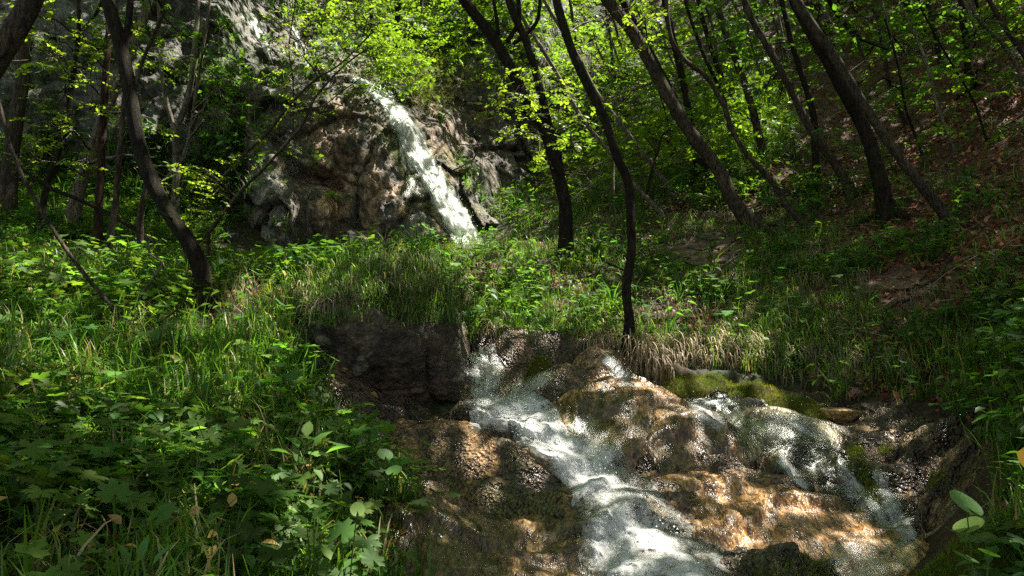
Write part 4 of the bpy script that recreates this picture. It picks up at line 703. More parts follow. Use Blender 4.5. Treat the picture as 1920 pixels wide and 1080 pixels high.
# ================================================================ WATER
def water_mat():
    m, ns, ls, b = new_mat("white_water")
    cr = N(ns, "ShaderNodeMix", data_type='RGBA'); cr.inputs[6].default_value = (.5, .51, .47, 1); cr.inputs[7].default_value = (.9, .89, .88, 1)
    b.inputs["Base Color"].default_value = (.74, .78, .72, 1); b.inputs["Roughness"].default_value = .25; b.inputs["Specular IOR Level"].default_value = .5
    uvn = N(ns, "ShaderNodeUVMap", uv_map="uv"); mp = N(ns, "ShaderNodeMapping"); mp.inputs["Scale"].default_value = (5, 22, 1); ls.new(uvn.outputs[0], mp.inputs[0])
    n1 = N(ns, "ShaderNodeTexNoise", i_Scale=1., i_Detail=7., i_Roughness=.7, i_Distortion=.6); ls.new(mp.outputs[0], n1.inputs[0])
    tc = N(ns, "ShaderNodeTexCoord"); n2 = N(ns, "ShaderNodeTexNoise", i_Scale=34., i_Detail=6., i_Roughness=.7, i_Distortion=.9); ls.new(tc.outputs["Object"], n2.inputs[0])
    at = N(ns, "ShaderNodeAttribute", attribute_name="foam"); ch = N(ns, "ShaderNodeAttribute", attribute_name="churn")
    mixn = N(ns, "ShaderNodeMix"); ls.new(ch.outputs["Fac"], mixn.inputs[0]); ls.new(n1.outputs[0], mixn.inputs[2]); ls.new(n2.outputs[0], mixn.inputs[3])
    ad = N(ns, "ShaderNodeMath", operation='ADD'); ls.new(at.outputs["Fac"], ad.inputs[0]); sc = N(ns, "ShaderNodeMath", operation='MULTIPLY_ADD', i_1=2.7, i_2=-1.35); ls.new(mixn.outputs[0], sc.inputs[0]); ls.new(sc.outputs[0], ad.inputs[1])
    mr = N(ns, "ShaderNodeMapRange", i_1=.14, i_2=.85, i_4=.97); ls.new(ad.outputs[0], mr.inputs[0])
    mr3 = N(ns, "ShaderNodeMapRange", i_1=.45, i_2=1.5); ls.new(ad.outputs[0], mr3.inputs[0]); ls.new(mr3.outputs[0], cr.inputs[0]); ls.new(cr.outputs[2], b.inputs["Base Color"])
    g = N(ns, "ShaderNodeBsdfGlossy", i_Roughness=.3); g.inputs[0].default_value = (1, 1, 1, 1)
    t = N(ns, "ShaderNodeBsdfTransparent"); t.inputs[0].default_value = (.9, .93, .88, 1)
    fr = N(ns, "ShaderNodeFresnel", i_IOR=1.33); bp = N(ns, "ShaderNodeBump", i_Strength=.8, i_Distance=.02); ls.new(mixn.outputs[0], bp.inputs["Height"])
    for q in (g, fr, b): ls.new(bp.outputs[0], q.inputs["Normal"])
    f2 = N(ns, "ShaderNodeMath", operation='MULTIPLY'); ls.new(fr.outputs[0], f2.inputs[0]); wa = N(ns, "ShaderNodeAttribute", attribute_name="film"); ls.new(wa.outputs["Fac"], f2.inputs[1])
    film = N(ns, "ShaderNodeMixShader"); ls.new(f2.outputs[0], film.inputs[0]); ls.new(t.outputs[0], film.inputs[1]); ls.new(g.outputs[0], film.inputs[2])
    tr = N(ns, "ShaderNodeBsdfTranslucent"); tr.inputs[0].default_value = (.75, .8, .74, 1); fm = N(ns, "ShaderNodeMixShader", i_0=.3); ls.new(b.outputs[0], fm.inputs[1]); ls.new(tr.outputs[0], fm.inputs[2])
    mx = N(ns, "ShaderNodeMixShader"); ls.new(mr.outputs[0], mx.inputs[0]); ls.new(film.outputs[0], mx.inputs[1]); ls.new(fm.outputs[0], mx.inputs[2]); ls.new(mx.outputs[0], ns["Material Output"].inputs[0]); return m
M_wat = water_mat(); SPL = Batch(); IC1 = icos(1)
def smooth1(Z, k):
    for _ in range(k): Z = np.concatenate([Z[:1], (Z[:-2]+2*Z[1:-1]+Z[2:])/4, Z[-1:]])
    return Z
def ribbon(name, cen, ns_, nt, off=.03, amp=.03, foam=.6, churn=0., edge=.5, sm=3, drops=0, dsz=.006, dh=.1, seed=0, streak=9., parent=None, foamf=None, film=.35, loc=None, fade=.22):
    cen = np.array(cen, float); C2 = catmull(cen, ns_); t = np.gradient(C2[:, :2], axis=0); t /= np.linalg.norm(t, axis=1)[:, None]+1e-9; nr = np.stack([-t[:, 1], t[:, 0]], -1)
    T = np.linspace(-1, 1, nt); wob = 1+.16*vn(np.arange(ns_)*.07, 0., 0., seed)
    P = np.zeros((ns_, nt, 3)); lim = cen[:, 1].min()
    for i in range(ns_):
        for j in range(nt):
            q = C2[i, :2]+nr[i]*T[j]*C2[i, 2]*wob[i]; h = BT.ray_cast(Vector((0, 0, 0)), Vector(unp(q[0], q[1], 1)).normalized())[0]
            P[i, j] = h if h is not None else (P[i-1, j] if i else unp(q[0], q[1], 10))
    R_ = np.linalg.norm(P, axis=-1, keepdims=True); Dn = P/R_; Rs = smooth1(R_, sm); Rs = np.swapaxes(smooth1(np.swapaxes(Rs, 0, 1), sm), 0, 1); Rs = np.minimum(Rs, R_+.02)
    s = np.cumsum(np.r_[0, np.linalg.norm(np.diff(P[:, nt//2], axis=0), axis=1)])[:, None]*np.ones(nt); s = np.minimum(s, s[-1, 0]); w = (C2[:, 2:3]/F*Rs[:, nt//2])*T[None]
    x, y, z = P[..., 0], P[..., 1], P[..., 2]
    st = fbm(s*1.6, w*streak*2, seed, 4, seed+1); chn = fbm(x*11, y*11, z*11, 4, seed+2); rg = ridge(x*7, y*7, z*7, 3, seed+3)
    a = (1-churn)*st+churn*(chn*.6+rg*.6); ed = 1-np.abs(T)[None]**3
    Q = Dn*(Rs-(off*ed+amp*(a*.8+.4)*ed)[..., None])
    U = fbm(s*3, w*streak, seed+5, 4, seed+9); el = fbm(s*5, T[None]*2, seed, 3, seed+10)
    fo = foam+.55*((1-churn)*U+churn*(rg*.7+chn*.5))-edge*sstep(.35, 1., np.abs(T)[None]+.25*el)
    if foamf is not None: fo = fo+foamf(C2[:, 0:1], C2[:, 1:2], T[None])
    kq = np.arange(ns_)/ns_; kq = kq[:, None]+.04*el; fo = fo-(.9*sstep(1-fade, 1, kq)+.9*sstep(fade*.6, 0, kq)+.5*(fbm(s*2.5, w*6, seed+40, 3, seed+41) > .25)*(edge < .8)*.5)
    fi = film*ed*np.ones_like(fo)*sstep(1, 1-fade, kq)*sstep(0, fade*.6, kq)
    V = Q.reshape(-1, 3); uv = np.stack([s.ravel(), w.ravel()], -1)
    b0 = V[len(V)//2] if loc is None else np.zeros(3)
    o = mesh(name, V, grid_faces(ns_, nt), M_wat, parent, attrs=dict(foam=fo.ravel(), churn=np.full(len(V), churn), film=fi.ravel()), uv=uv)
    if drops:
        drops = int(drops*.16)
        wgt = np.clip(fo.ravel(), 0.01, None)**2; idx = rng.choice(len(V), drops, p=wgt/wgt.sum()); p = V[idx]
        p = p+np.stack([rng.normal(size=drops)*.03, -np.abs(rng.normal(size=drops))*dh*.6, np.abs(rng.normal(size=drops))*dh], -1)
        r_ = dsz*.62*rnd(drops, .4, 1.4); SPL.inst(IC1, p, rnd(drops, 0, 6), rnd(drops, 0, 3), rnd(drops, 0, 3), np.stack([r_, r_, r_*rnd(drops, 1, 2.2)], -1), np.ones((drops, 3)))
    return o
def WT(o, label=None, **k): tag(o, kind="structure"); return o
WT(ribbon("waterfall", [(655,143,6),(690,160,11),(722,185,17),(752,225,20),(776,270,22),(800,315,23),(828,362,24),(852,405,25),(870,440,27),(882,468,30)], 400, 90, .08, .035, 1.35, .3, .9, 12, 900, .009, .18, 5, 22, film=0, fade=.02))
WT(ribbon("waterfall_threads", [(662,146,8),(694,163,16),(726,188,24),(754,228,27),(780,275,28),(803,318,29),(830,364,29),(853,406,31),(872,441,34),(884,468,38)], 400, 90, .15, .06, .55, .45, .7, 14, 2600, seed=55, streak=30, film=0, fade=.04))
WT(ribbon("waterfall_veil", [(700,170,8),(735,205,18),(752,250,20),(765,300,16),(775,340,10)], 90, 26, .04, .04, .45, 0, .6, 4, 150, .008, .15, 6, 20, film=0))
WT(ribbon("waterfall_veil", [(790,300,6),(770,360,26),(785,410,30),(800,460,34)], 90, 30, .01, .01, -.05, 0, .5, 4, 0, .008, .1, 7, 24, film=.05))
WT(ribbon("upper_waterfall", [(448,28,10),(470,38,14),(488,62,11),(505,100,9),(514,118,7)], 90, 22, .1, .1, .8, 0, .6, 6, 60, .01, .2, 8, 22, film=0))
WT(ribbon("upper_waterfall", [(544,36,6),(556,70,11),(572,110,11),(586,142,9)], 90, 22, .1, .1, .5, 0, .6, 6, 60, .01, .2, 9, 22, film=0))
WT(ribbon("rock_trickle", [(565,265,8),(555,300,14),(550,335,16)], 40, 20, .02, .03, .2, 0, .6, 3, 0, seed=10))
# the stream
WT(ribbon("small_waterfall", [(893,655,30),(905,680,34),(908,705,40),(905,740,46),(905,775,58)], 150, 90, .05, .1, .36, .5, .5, 6, 500, .0045, .1, 11, 10, fade=.08))
WT(ribbon("small_waterfall", [(1035,700,10),(1000,722,22),(975,750,36),(965,780,46)], 110, 60, .04, .07, .5, .4, .6, 5, 250, .0045, .07, 12, 10))
WT(ribbon("stream", [(880,778,30),(925,778,30),(975,775,44),(1010,800,46),(1040,835,38),(1085,870,50),(1130,905,72),(1160,955,92),(1185,1010,108),(1215,1075,118),(1255,1150,130),(1290,1260,140)], 420, 170, .05, .085, .75, .85, .5, 6, 4200, .0042, .08, 13, 8, fade=.05,
  foamf=lambda a, b, t: .22*gs(a, b, 1020, 810, 70, 50)+.25*gs(a, b, 1080, 870, 60, 40)-.3*gs(a, b, 1180, 935, 130, 22)+.12*gs(a, b, 1260, 1060, 120, 60)))
WT(ribbon("stream_film", [(1060,790,40),(1110,850,60),(1160,880,60)], 110, 70, .015, .02, .12, .4, .4, 3, 200, .004, .05, 14, 10))
WT(ribbon("water_veil", [(1128,668,12),(1146,682,17),(1165,700,20),(1188,722,26)], 80, 40, .01, .015, .5, .6, .9, 2, 60, .005, .06, 15, 10, film=.2))
WT(ribbon("water_veil", [(1400,756,8),(1345,756,9),(1300,757,12),(1315,770,18),(1345,795,20),(1370,808,20)], 160, 40, .012, .012, .5, .4, .6, 3, 300, .0045, .06, 16, 10, film=.15))
WT(ribbon("water_veil", [(1330,745,14),(1365,765,20),(1385,790,16),(1392,802,10)], 70, 40, .02, .02, .15, .2, .6, 4, 100, .0045, .05, 17, 14))
WT(ribbon("water_veil", [(1425,800,10),(1450,788,14),(1480,790,16),(1520,808,18),(1560,826,18)], 120, 40, .02, .035, .3, .8, .7, 3, 300, .0045, .1, 18, 10, film=.1))
WT(ribbon("stream_film", [(1470,795,60),(1460,830,100),(1450,858,90)], 130, 160, .01, .006, -.15, .2, .3, 2, 0, seed=19, streak=7, film=.2))
WT(ribbon("water_thread", [(1452,852,11),(1480,880,13),(1505,905,13),(1522,918,12)], 80, 30, .01, .01, .5, .5, .9, 2, 80, .004, .04, 20, 10, film=.2))
WT(ribbon("water_thread", [(1560,858,8),(1590,890,12),(1618,925,13),(1650,968,16),(1690,1010,18)], 150, 30, .012, .012, .45, .5, .9, 2, 200, .004, .05, 33, 12, film=.2))
WT(ribbon("water_thread", [(1510,845,30),(1550,870,36),(1585,905,34),(1615,940,26),(1650,975,16)], 150, 60, .012, .015, .2, .5, .5, 2, 300, .004, .05, 21, 12, film=.2))
WT(ribbon("water_thread", [(1635,868,8),(1652,905,20),(1672,950,26),(1695,995,30),(1725,1035,34)], 170, 60, .01, .015, .5, .55, .95, 2, 300, .004, .05, 22, 14, film=.2))
WT(ribbon("water_thread", [(1720,1025,30),(1680,1045,40),(1600,1058,50),(1560,1090,40)], 80, 40, .01, .01, .0, .4, .5, 2, 60, .004, .04, 23, 12, film=.3))
spm, ns_m, ls_m, b_m = new_mat("water_drop"); b_m.inputs["Base Color"].default_value = (.85, .88, .85, 1); b_m.inputs["Roughness"].default_value = .1
tag(SPL.build("water_spray", spm), kind="stuff")
print("water", time.time()-T0)
# ================================================================ FOLIAGE THE PHOTO SHOWS ON TREES
def cloud(t, px, py, rx, ry, d, n_, sz=(.22, .42), col=(.055, .115, .015), br=True, dd=.5, up=.25):
    c0 = unp(px, py, d); A_ = np.concatenate(t['paths']); src = A_[np.argmin(np.linalg.norm(A_-c0, axis=1))] if t['base'] is not None else c0
    th = rnd(n_, 0, 6.283); rr = np.sqrt(rnd(n_, 0, 1)); X_ = px+rx*rr*np.cos(th); Y_ = py+ry*rr*np.sin(th); P = np.array([unp(a, b, d+rng.normal()*dd) for a, b in zip(X_, Y_)])
    if br:
        L = np.linalg.norm(c0-src); mid = (src+c0)/2+np.array([0, 0, .08*L]); path = catmull([src, mid, c0], 9)+rng.normal(size=(9, 3))*.02*L
        path[0] = src; V, Fc = tube_arr(path, np.linspace(min(.03, .008+.006*L), .006, 9), 5); tw = Batch(); tw.add(V-t['base'], Fc, np.array(t['tint'])*1.5)
        for p in P[::2]:
            a = path[rng.integers(4, 9)]; m_ = (a+p)/2+rng.normal(size=3)*.05; V, Fc = tube_arr(catmull([a, m_, p], 5), np.linspace(.006, .0025, 5), 3); tw.add(V-t['base'], Fc, np.array(t['tint'])*1.5)
        tw.build('branch', M_bark, t['root'])
    w = rng.integers(0, 4, n_)
    for j in range(4):
        m = w == j; c_ = m.sum(); C = np.array(col)[None]*(1+.3*rng.uniform(-1, 1, c_))[:, None]; t['crown_and_shade'].inst(T_spr[j], P[m], rnd(c_, 0, 6.283), rng.normal(size=c_)*.3-up*0, rng.normal(size=c_)*.35, rnd(c_, *sz), C)
YG = (.11, .16, .02); DG = (.045, .1, .015)
for a in [(985,160,70,38,9.4,26),(1005,215,50,40,9.6,20),(935,190,26,18,9.5,7),(920,215,16,12,9.4,4),(970,250,20,12,9.4,6),(1090,225,22,14,9.5,6),(1075,270,30,20,9.5,7),(1010,300,20,12,9.2,6),(1060,165,30,24,9.8,8)]: cloud(tc1, *a, sz=(.18, .32), col=YG, dd=.25)
for a in [(95,70,50,60,9.8,34),(120,170,50,70,9.8,34),(170,120,30,60,9.6,14),(190,210,30,20,9.6,10),(30,20,40,25,9.8,10)]: cloud(tl2, *a, sz=(.16, .3), col=YG, dd=.4)
for a in [(430,150,45,24,11,18),(420,215,40,22,11,12),(440,185,30,16,11,8),(420,60,50,50,11.5,18)]: cloud(tl7, *a, sz=(.2, .36), col=DG, dd=.3)
for a in [(375,320,40,26,8.6,16),(400,355,45,30,8.6,16),(380,400,40,22,8.6,10),(470,300,30,12,8.9,4),(420,300,16,10,8.9,3)]: cloud(s2, *a, sz=(.14, .26), col=YG, dd=.2)
for a in [(520,150,30,20,9,8),(560,180,40,24,9,12),(590,120,40,24,9,12),(640,90,60,36,9,22),(560,75,60,36,9.3,20),(520,40,50,24,9.3,10),(690,60,50,40,9.5,16),(640,30,60,24,9.5,14),(545,215,24,12,9,5),(585,215,12,10,9,3),(490,262,14,10,9,3),(540,280,12,9,8.7,3)]: cloud(s1, *a, sz=(.14, .26), col=YG, dd=.3)
for a in [(640,10,90,30,16,20),(760,50,60,36,17,14),(830,30,70,50,17,18),(870,90,40,40,17,14)]: cloud(tb[0], *a, sz=(.35, .6), col=(.075, .13, .015), dd=1.)
for a in [(1040,60,70,60,14,18),(1120,110,70,60,14,18),(1100,180,60,40,13.5,12),(1180,40,60,50,14,20),(1220,160,50,50,13.5,20),(1110,260,60,40,13,16)]: cloud(tc6, *a, sz=(.3, .5), col=(.07, .13, .015), dd=.8)
for a in [(1330,60,70,60,13,24),(1430,60,80,60,13,26),(1380,150,70,40,12.5,16),(1330,215,30,20,12,6),(1400,110,60,40,13,12)]: cloud(tb[9], *a, sz=(.3, .5), col=DG, dd=.8)
for a in [(1560,60,70,50,12.5,20),(1640,40,80,50,13,26),(1720,100,80,40,13,22),(1610,180,80,30,12,14),(1700,170,60,26,12,12)]: cloud(tb[7], *a, sz=(.3, .5), col=DG, dd=.6)
for a in [(1740,30,80,40,13,24),(1830,60,70,40,12,20),(1780,130,60,30,12,12),(1880,20,60,30,12,14),(1870,110,50,30,11.5,8)]: cloud(tb[16], *a, sz=(.28, .5), col=DG, dd=.6)
for a in [(1500,120,60,30,14,12),(1440,200,50,24,14,10),(1520,240,60,20,12.5,10),(1480,30,60,30,14,14)]: cloud(tb[6], *a, sz=(.3, .5), col=DG, dd=.6)
for a in [(1240,20,80,30,10.5,12),(1140,30,60,24,10.5,8),(1150,200,16,12,10.3,4),(1200,90,30,20,10.3,5)]: cloud(tc3, *a, sz=(.24, .4), col=YG, dd=.4)
for a in [(220,60,40,40,8.5,8),(330,60,60,40,9,8),(290,20,60,24,9,8)]: cloud(tl6, *a, sz=(.16, .3), col=DG, dd=.4)

for a in [(40,90,60,70,9,16),(200,60,60,50,9.4,18),(100,240,60,40,9,14),(250,150,40,60,10,14),(340,110,60,60,10.5,16),(60,300,40,40,9.5,10),(150,310,40,30,9.5,10),(330,330,40,40,9,10),(270,230,30,40,9.5,8)]: cloud(tl3, *a, sz=(.16, .3), col=YG, dd=.4)

# ================================================================ CANOPY overhead: mostly unseen clumps added to crowns for shade, thinned where sun lands
LIT = [(770,320,90,150,.75,-.5),(860,430,50,60,1),(900,905,60,30,.6),(950,1010,70,40,.35),(870,960,40,25,.5),(1640,640,90,40,.35),(1580,520,60,30,.35),(1750,480,60,30,.3),(800,320,45,170,1,-.5),(700,190,60,50,.7),(970,480,110,50,.97),(1070,550,150,60,.8),(980,600,110,45,.8),(880,520,60,50,.6),(1330,560,70,40,.4),(1360,400,60,30,.5),(1395,235,75,75,1),(1310,460,60,30,.6),
 (900,820,100,35,.55),(1130,690,70,25,.9),(1210,725,90,25,.7),(1290,745,60,25,.6),(1000,800,60,45,.8),(1090,865,70,40,.8),(1230,960,120,90,.95),(905,720,45,60,.8),(1230,1060,120,50,.97),(1140,920,60,40,.5),(1460,930,150,40,.75,.35),(1400,985,150,28,.5,.35),(1600,900,60,60,.85),(1690,960,60,80,.8),(1710,860,60,30,.9),(1370,735,150,40,.97),(1490,790,80,24,.25),
 (1340,670,160,35,.55),(1440,680,60,35,.9),(1300,590,120,50,.6),(1500,620,100,40,.5),(60,600,120,80,.4),(250,700,160,80,.35),(480,760,120,80,.35),(400,840,60,120,.95),(600,1000,110,80,.95),(200,850,260,160,.3),(620,700,80,60,.3),(690,850,80,40,.35),(60,540,90,50,.55),(140,500,60,30,.4),(330,600,60,30,.4),(700,510,150,50,.45),(590,560,60,60,.5),(560,500,40,25,.6),
 (900,0,420,110,.85),(1080,150,160,110,.8),(650,90,110,60,.75),(560,60,60,60,.5),(1040,210,60,60,.9),(960,280,90,80,.35),(480,60,40,60,.5),(1720,230,180,60,.3),(1880,170,60,60,.4),(1800,330,120,50,.25),(1500,430,60,30,.35),(1820,950,60,60,.95),(1880,780,60,100,.3),(1640,540,80,40,.25),(1900,500,60,60,.25),(230,320,180,60,.25),(330,180,80,80,.15),(520,250,50,60,.2),(500,420,30,60,.3),(300,990,60,60,.2),(130,940,60,60,.25),(170,110,140,120,.25),(420,170,70,60,.25),(930,470,40,30,1)]
def lit(px, py):
    v = np.zeros(np.shape(px))
    for q in LIT: v = 1-(1-v)*(1-q[4]*gs(px, py, q[0], q[1], q[2], q[3], q[5] if len(q) > 5 else 0))
    return v
CT = [t for t in TREES if t['has']]; TP = np.array([t['tops'][0] if t['tops'] else t['paths'][0][-1] for t in CT])
def t_cl(seed):
    r = np.random.default_rng(seed); V = []; Fc = []; n = 0
    for i in range(9):
        p = r.normal(size=3)*np.array([.3, .3, .14]); a = r.uniform(0, 6.28); tl = r.normal()*.35; s = r.uniform(.16, .26); v = T_quad[0]*s; c_, s_ = math.cos(tl), math.sin(tl)
        v = np.stack([v[:, 0], v[:, 1]*c_-v[:, 2]*s_, v[:, 1]*s_+v[:, 2]*c_], -1); c_, s_ = math.cos(a), math.sin(a); V.append(np.stack([v[:, 0]*c_-v[:, 1]*s_, v[:, 0]*s_+v[:, 1]*c_, v[:, 2]], -1)+p); Fc.append(T_quad[1]+n); n += 4
    return np.concatenate(V), np.concatenate(Fc)
T_cl = [t_cl(i) for i in range(4)]
NC = 36000; Xc = rnd(NC, -17, 17); Yc = rnd(NC, -2, 36); Hc = rnd(NC, 6.5, 12.5); 
base_z = np.maximum(gz0(Xc, Yc), np.where((Xc < 1) & (Yc > 13), 5., -9)); Zc = base_z*.8+Hc+.8; Pc = np.stack([Xc, Yc, Zc], -1)
px, py, d = proj(Pc); infr = (d > 0) & (px > -60) & (px < 1980) & (py > -40) & (py < 1120)
Fd = np.clip(.0+.6*((py < 110) & (px > 620))+.35*((px > 1250) & (py < 90))+.5*(py < 10)*(px > 560), 0, 1)*(d > 15)
keep = ~infr | (rng.random(NC) < Fd*.8)
BR = [(110,110,9.8,.5),(120,190,9.8,.45),(985,165,9.4,.45),(1080,270,9.4,.4),(600,130,9,.6),(520,90,9.2,.5),(400,350,8.6,.4),(440,170,11,.4),(1100,130,14,.9),(340,110,10.5,.5),(250,150,10,.4),(1400,90,13,.7),(760,50,17,1.2),(1300,250,11.5,.4),(1250,180,11,.4),(1700,130,12.5,.7),(1560,80,12.5,.6)]
SA = np.array(SUN[:]); DM = np.ones(NC)
for a_, b_, d_, r_ in BR:
    cc = unp(a_, b_, d_); rel = Pc-cc; al = rel@SA; dist = np.linalg.norm(rel-al[:, None]*SA, axis=1); DM = np.where((al > 0) & (dist < r_), .12, DM)
Sv = -SUN; idx = np.where(keep)[0]; kk = np.zeros(NC, bool); RU = rng.random(NC)
for i in idx:
    h = BT.ray_cast(Vector(Pc[i]), Sv)[0]
    if h is None: kk[i] = RU[i] < .4*DM[i]; continue
    hx, hy, hd = proj(np.array(h)[None]-0)
    if hd[0] < .5 or hx[0] < -700 or hx[0] > 2600 or hy[0] > 1700: kk[i] = RU[i] < .3*DM[i]; continue
    l = float(lit(hx[0], hy[0]-30/hd[0]*2)); fk = .85*float(sstep(.2, .4, vn(h[0]*1.5, h[1]*1.5, h[2]*1.5, 77))); l = 1-(1-l)*(1-fk); kk[i] = RU[i] < .9*DM[i]*(1-l)**2.4
Pc = Pc[kk]; near_ = np.array([np.argmin(((TP[:, :2]-p[:2])**2).sum(-1)+.3*(TP[:, 2]-p[2])**2) for p in Pc]); w = rng.integers(0, 4, len(Pc))
print("canopy clumps", len(Pc), time.time()-T0)
for ti, t in enumerate(CT):
    for j in range(4):
        m = (near_ == ti) & (w == j); c_ = m.sum(); t['crown_and_shade'].inst(T_cl[j], Pc[m], rnd(c_, 0, 6.283), rng.normal(size=c_)*.25, rng.normal(size=c_)*.25, rnd(c_, .8, 1.4), np.array([.06, .12, .015])*rnd(c_, .7, 1.3)[:, None])
    Pt = Pc[near_ == ti]
    if len(Pt):
        tp = TP[ti]
        for p in Pt[rng.choice(len(Pt), min(len(Pt), 5), replace=False)]:
            L = np.linalg.norm(p-tp); ppx, ppy, pd = proj(p[None]); mid_ = (tp+p)/2+np.array([0, 0, .1*L]); mx_, my_, md_ = proj(mid_[None])
            if (0 < mx_[0] < 1920 and 0 < my_[0] and md_[0] > 0) or (0 < ppx[0] < 1920 and 0 < ppy[0] and pd[0] > 0): continue
            V, Fc = tube_arr(catmull([tp, mid_, p], 8), np.linspace(.05, .012, 8), 5); mesh('limb', V-t['base'], Fc, M_bark, t['root'], col=np.array(t['tint']))
for t in TREES:
    for bt, nm, mt in ((t['crown_and_shade'], 'crown_and_shade', M_leaf), (t['twig'], 'limbs', M_bark)):
        if bt.V:
            bt.V = [v-t['base'] for v in bt.V]; o = bt.build(nm, mt, t['root'])
print("trees", time.time()-T0)
# ================================================================ MOSS FUZZ, SHRUB, SINGLE PLANTS
def surf_pts(o, n_, up=.2):
    me = o.data; v = np.empty(len(me.vertices)*3, np.float32); me.vertices.foreach_get("co", v); v = v.reshape(-1, 3); nn = np.empty(len(v)*3, np.float32); me.vertices.foreach_get("normal", nn); nn = nn.reshape(-1, 3)
    px, py, d = proj(v); g_ = gz0(v[:, 0], v[:, 1]); ok = np.where(v[:, 2] > g_-.02)[0]; i = rng.choice(ok, min(n_, len(ok)*4)); return v[i], nn[i]
for o in MOSSY[:-1]:
    P, nn = surf_pts(o, 7000); n_ = len(P); bt = Batch(); yaw = np.arctan2(nn[:, 0], -nn[:, 1])*0+rnd(n_, 0, 6.28)
    C = np.array([.11, .15, .02])*rnd(n_, .5, 1.4)[:, None]; C[:, 0] *= 1+.5*np.clip(fbm(P[:, 0]*5, P[:, 1]*5, P[:, 2]*5, 2, 9), -.6, 1)
    L = rnd(n_, .015, .04); bt.inst(T_bl[1], P+rng.normal(size=(n_, 3))*.005, rng.normal(size=n_)*.9+math.pi, rng.normal(size=n_)*.5, rng.normal(size=n_)*.5, np.stack([L*2.2, L, L], -1), C); bt.build("moss_tufts", M_moss, o)
# moss cushions on other rocks are fuzz grown on them
def tuft_part(o, n_, c_px, rpx, L0=.03):
    P, nn = surf_pts(o, n_*12); px, py, d = proj(P); k = np.zeros(len(P), bool)
    for (a, b), r_ in zip(c_px, rpx): k |= ((px-a)**2+(py-b)**2) < r_*r_*(1+.6*vn(P[:, 0]*9, P[:, 1]*9, 0, 4))
    P = P[k][:n_]; m_ = len(P); bt = Batch(); L = rnd(m_, .5, 1.3)*L0; bt.inst(T_bl[1], P, rng.normal(size=m_)*.9+math.pi, rng.normal(size=m_)*.5, rng.normal(size=m_)*.5, np.stack([L*2.2, L, L], -1), np.array([.14, .18, .02])*rnd(m_, .5, 1.4)[:, None]); bt.build("moss_tufts", M_moss, o)
tuft_part(ROCKS[14], 3500, [(1615, 880), (1630, 910), (1640, 950), (1620, 900)], [18, 22, 18, 14])
tuft_part(ROCKS[12], 3000, [(1490, 1070), (1450, 1075), (1540, 1075)], [40, 30, 30])
tuft_part(ROCKS[13], 2500, [(1740, 1010), (1600, 850), (1760, 900), (1660, 840)], [20, 24, 18, 16])
# feathery bush right of the waterfall's lip
bs = hitpx(800, 205); bushr = empty("bush", bs); tag(bushr, "feathery grey green bush on the ledge just right of the waterfall's lip", "bush")
nd = t_spray(22, 5, .12, .16); bt = Batch(); n_ = 520; u = rng.normal(size=(n_, 3))*np.array([.32, .3, .34]); u[:, 2] = u[:, 2]*(1-.1*u[:, 0])+.05; cpos = unp(792, 178, bs[1]-.35)
bt.inst(nd, u+cpos-bs, rnd(n_, 0, 6.28), rnd(n_, .1, 1.0), rng.normal(size=n_)*.3, rnd(n_, .18, .36), np.array([.075, .09, .035])*rnd(n_, .6, 1.3)[:, None]); bt.build("foliage", M_leaf, bushr)
V, Fc = tube_arr([(0, 0, -.1), (0, -.1, .2), (-.05, -.25, .5)], [.05, .04, .02], 6); mesh("stem", V, Fc, M_bark, bushr, col=np.array(DARK))
def plant(label, base, d, leaves, cat="plant", dz=0.):
    """leaves: (template, px, py, size m, yaw, pitch, roll, colour)"""
    b0 = hitpx(base[0], base[1], BSOIL); 
    b0 = unp(base[0], base[1], d); b0[2] = min(b0[2], float(gz0(b0[0], b0[1]))+.0) if dz == 0 else b0[2]
    r_ = empty("plant", b0); tag(r_, label, cat)
    for i, (tm, px, py, s, yw, pt, rl, col) in enumerate(leaves):
        p = unp(px, py, d+.03*math.sin(i*2.7)); bt = Batch(); bt.inst(tm, (p-b0)[None], np.array([yw]), np.array([pt]), np.array([rl]), np.array([s]), np.array([col])); bt.build("leaf", M_leaf, r_)
        q = p-b0; V, Fc = tube_arr(catmull([(0, 0, 0), q*np.array([.3, .3, .6]), q], 7), np.linspace(.004, .002, 7), 5); mesh("stem", V, Fc, M_grass, r_, col=np.array([.06, .1, .02]))
RG = (.08, .17, .04); LG = (.16, .24, .06); PGc = (.05, .11, .02)
plant("large round glossy leaf above smaller kidney shaped ones at the bottom right mossy corner", (1830,1075), 2.6, [(T_round,1812,950,.068,.3,.55,.15,RG),(T_round,1816,990,.06,-1.0,.35,-.2,LG),(T_round,1815,1050,.05,1.,.3,.1,RG),(T_round,1855,1040,.04,2.,.4,.0,PGc)])
plant("pair of glossy pointed leaves on the shaded right bank near the photo's edge", (1880,660), 5.0, [(T_leaf,1862,620,.1,1.3,.3,.2,RG),(T_leaf,1870,640,.09,-1.0,.5,.1,RG),(T_leaf,1895,612,.09,-.5,.6,0,RG),(T_leaf,1880,625,.09,2.4,.2,0,RG)])
plant("tall sunlit weed with pale jagged leaves rising through the dark left bank", (405,905), 3.3, [(T_fine,370,792,.05,.2,.7,0,LG),(T_palm,392,820,.075,.1,.6,.2,LG),(T_palm,362,842,.08,2.6,.5,0,LG),(T_fine,420,850,.06,-1.2,.6,0,LG),(T_palm,430,870,.07,-1.6,.7,0,LG),(T_palm,400,918,.085,.4,.6,0,LG),(T_palm,448,922,.08,-1.1,.5,.2,LG),(T_palm,450,890,.06,-.9,.5,0,LG),(T_fine,385,890,.07,1.9,.5,0,RG)])
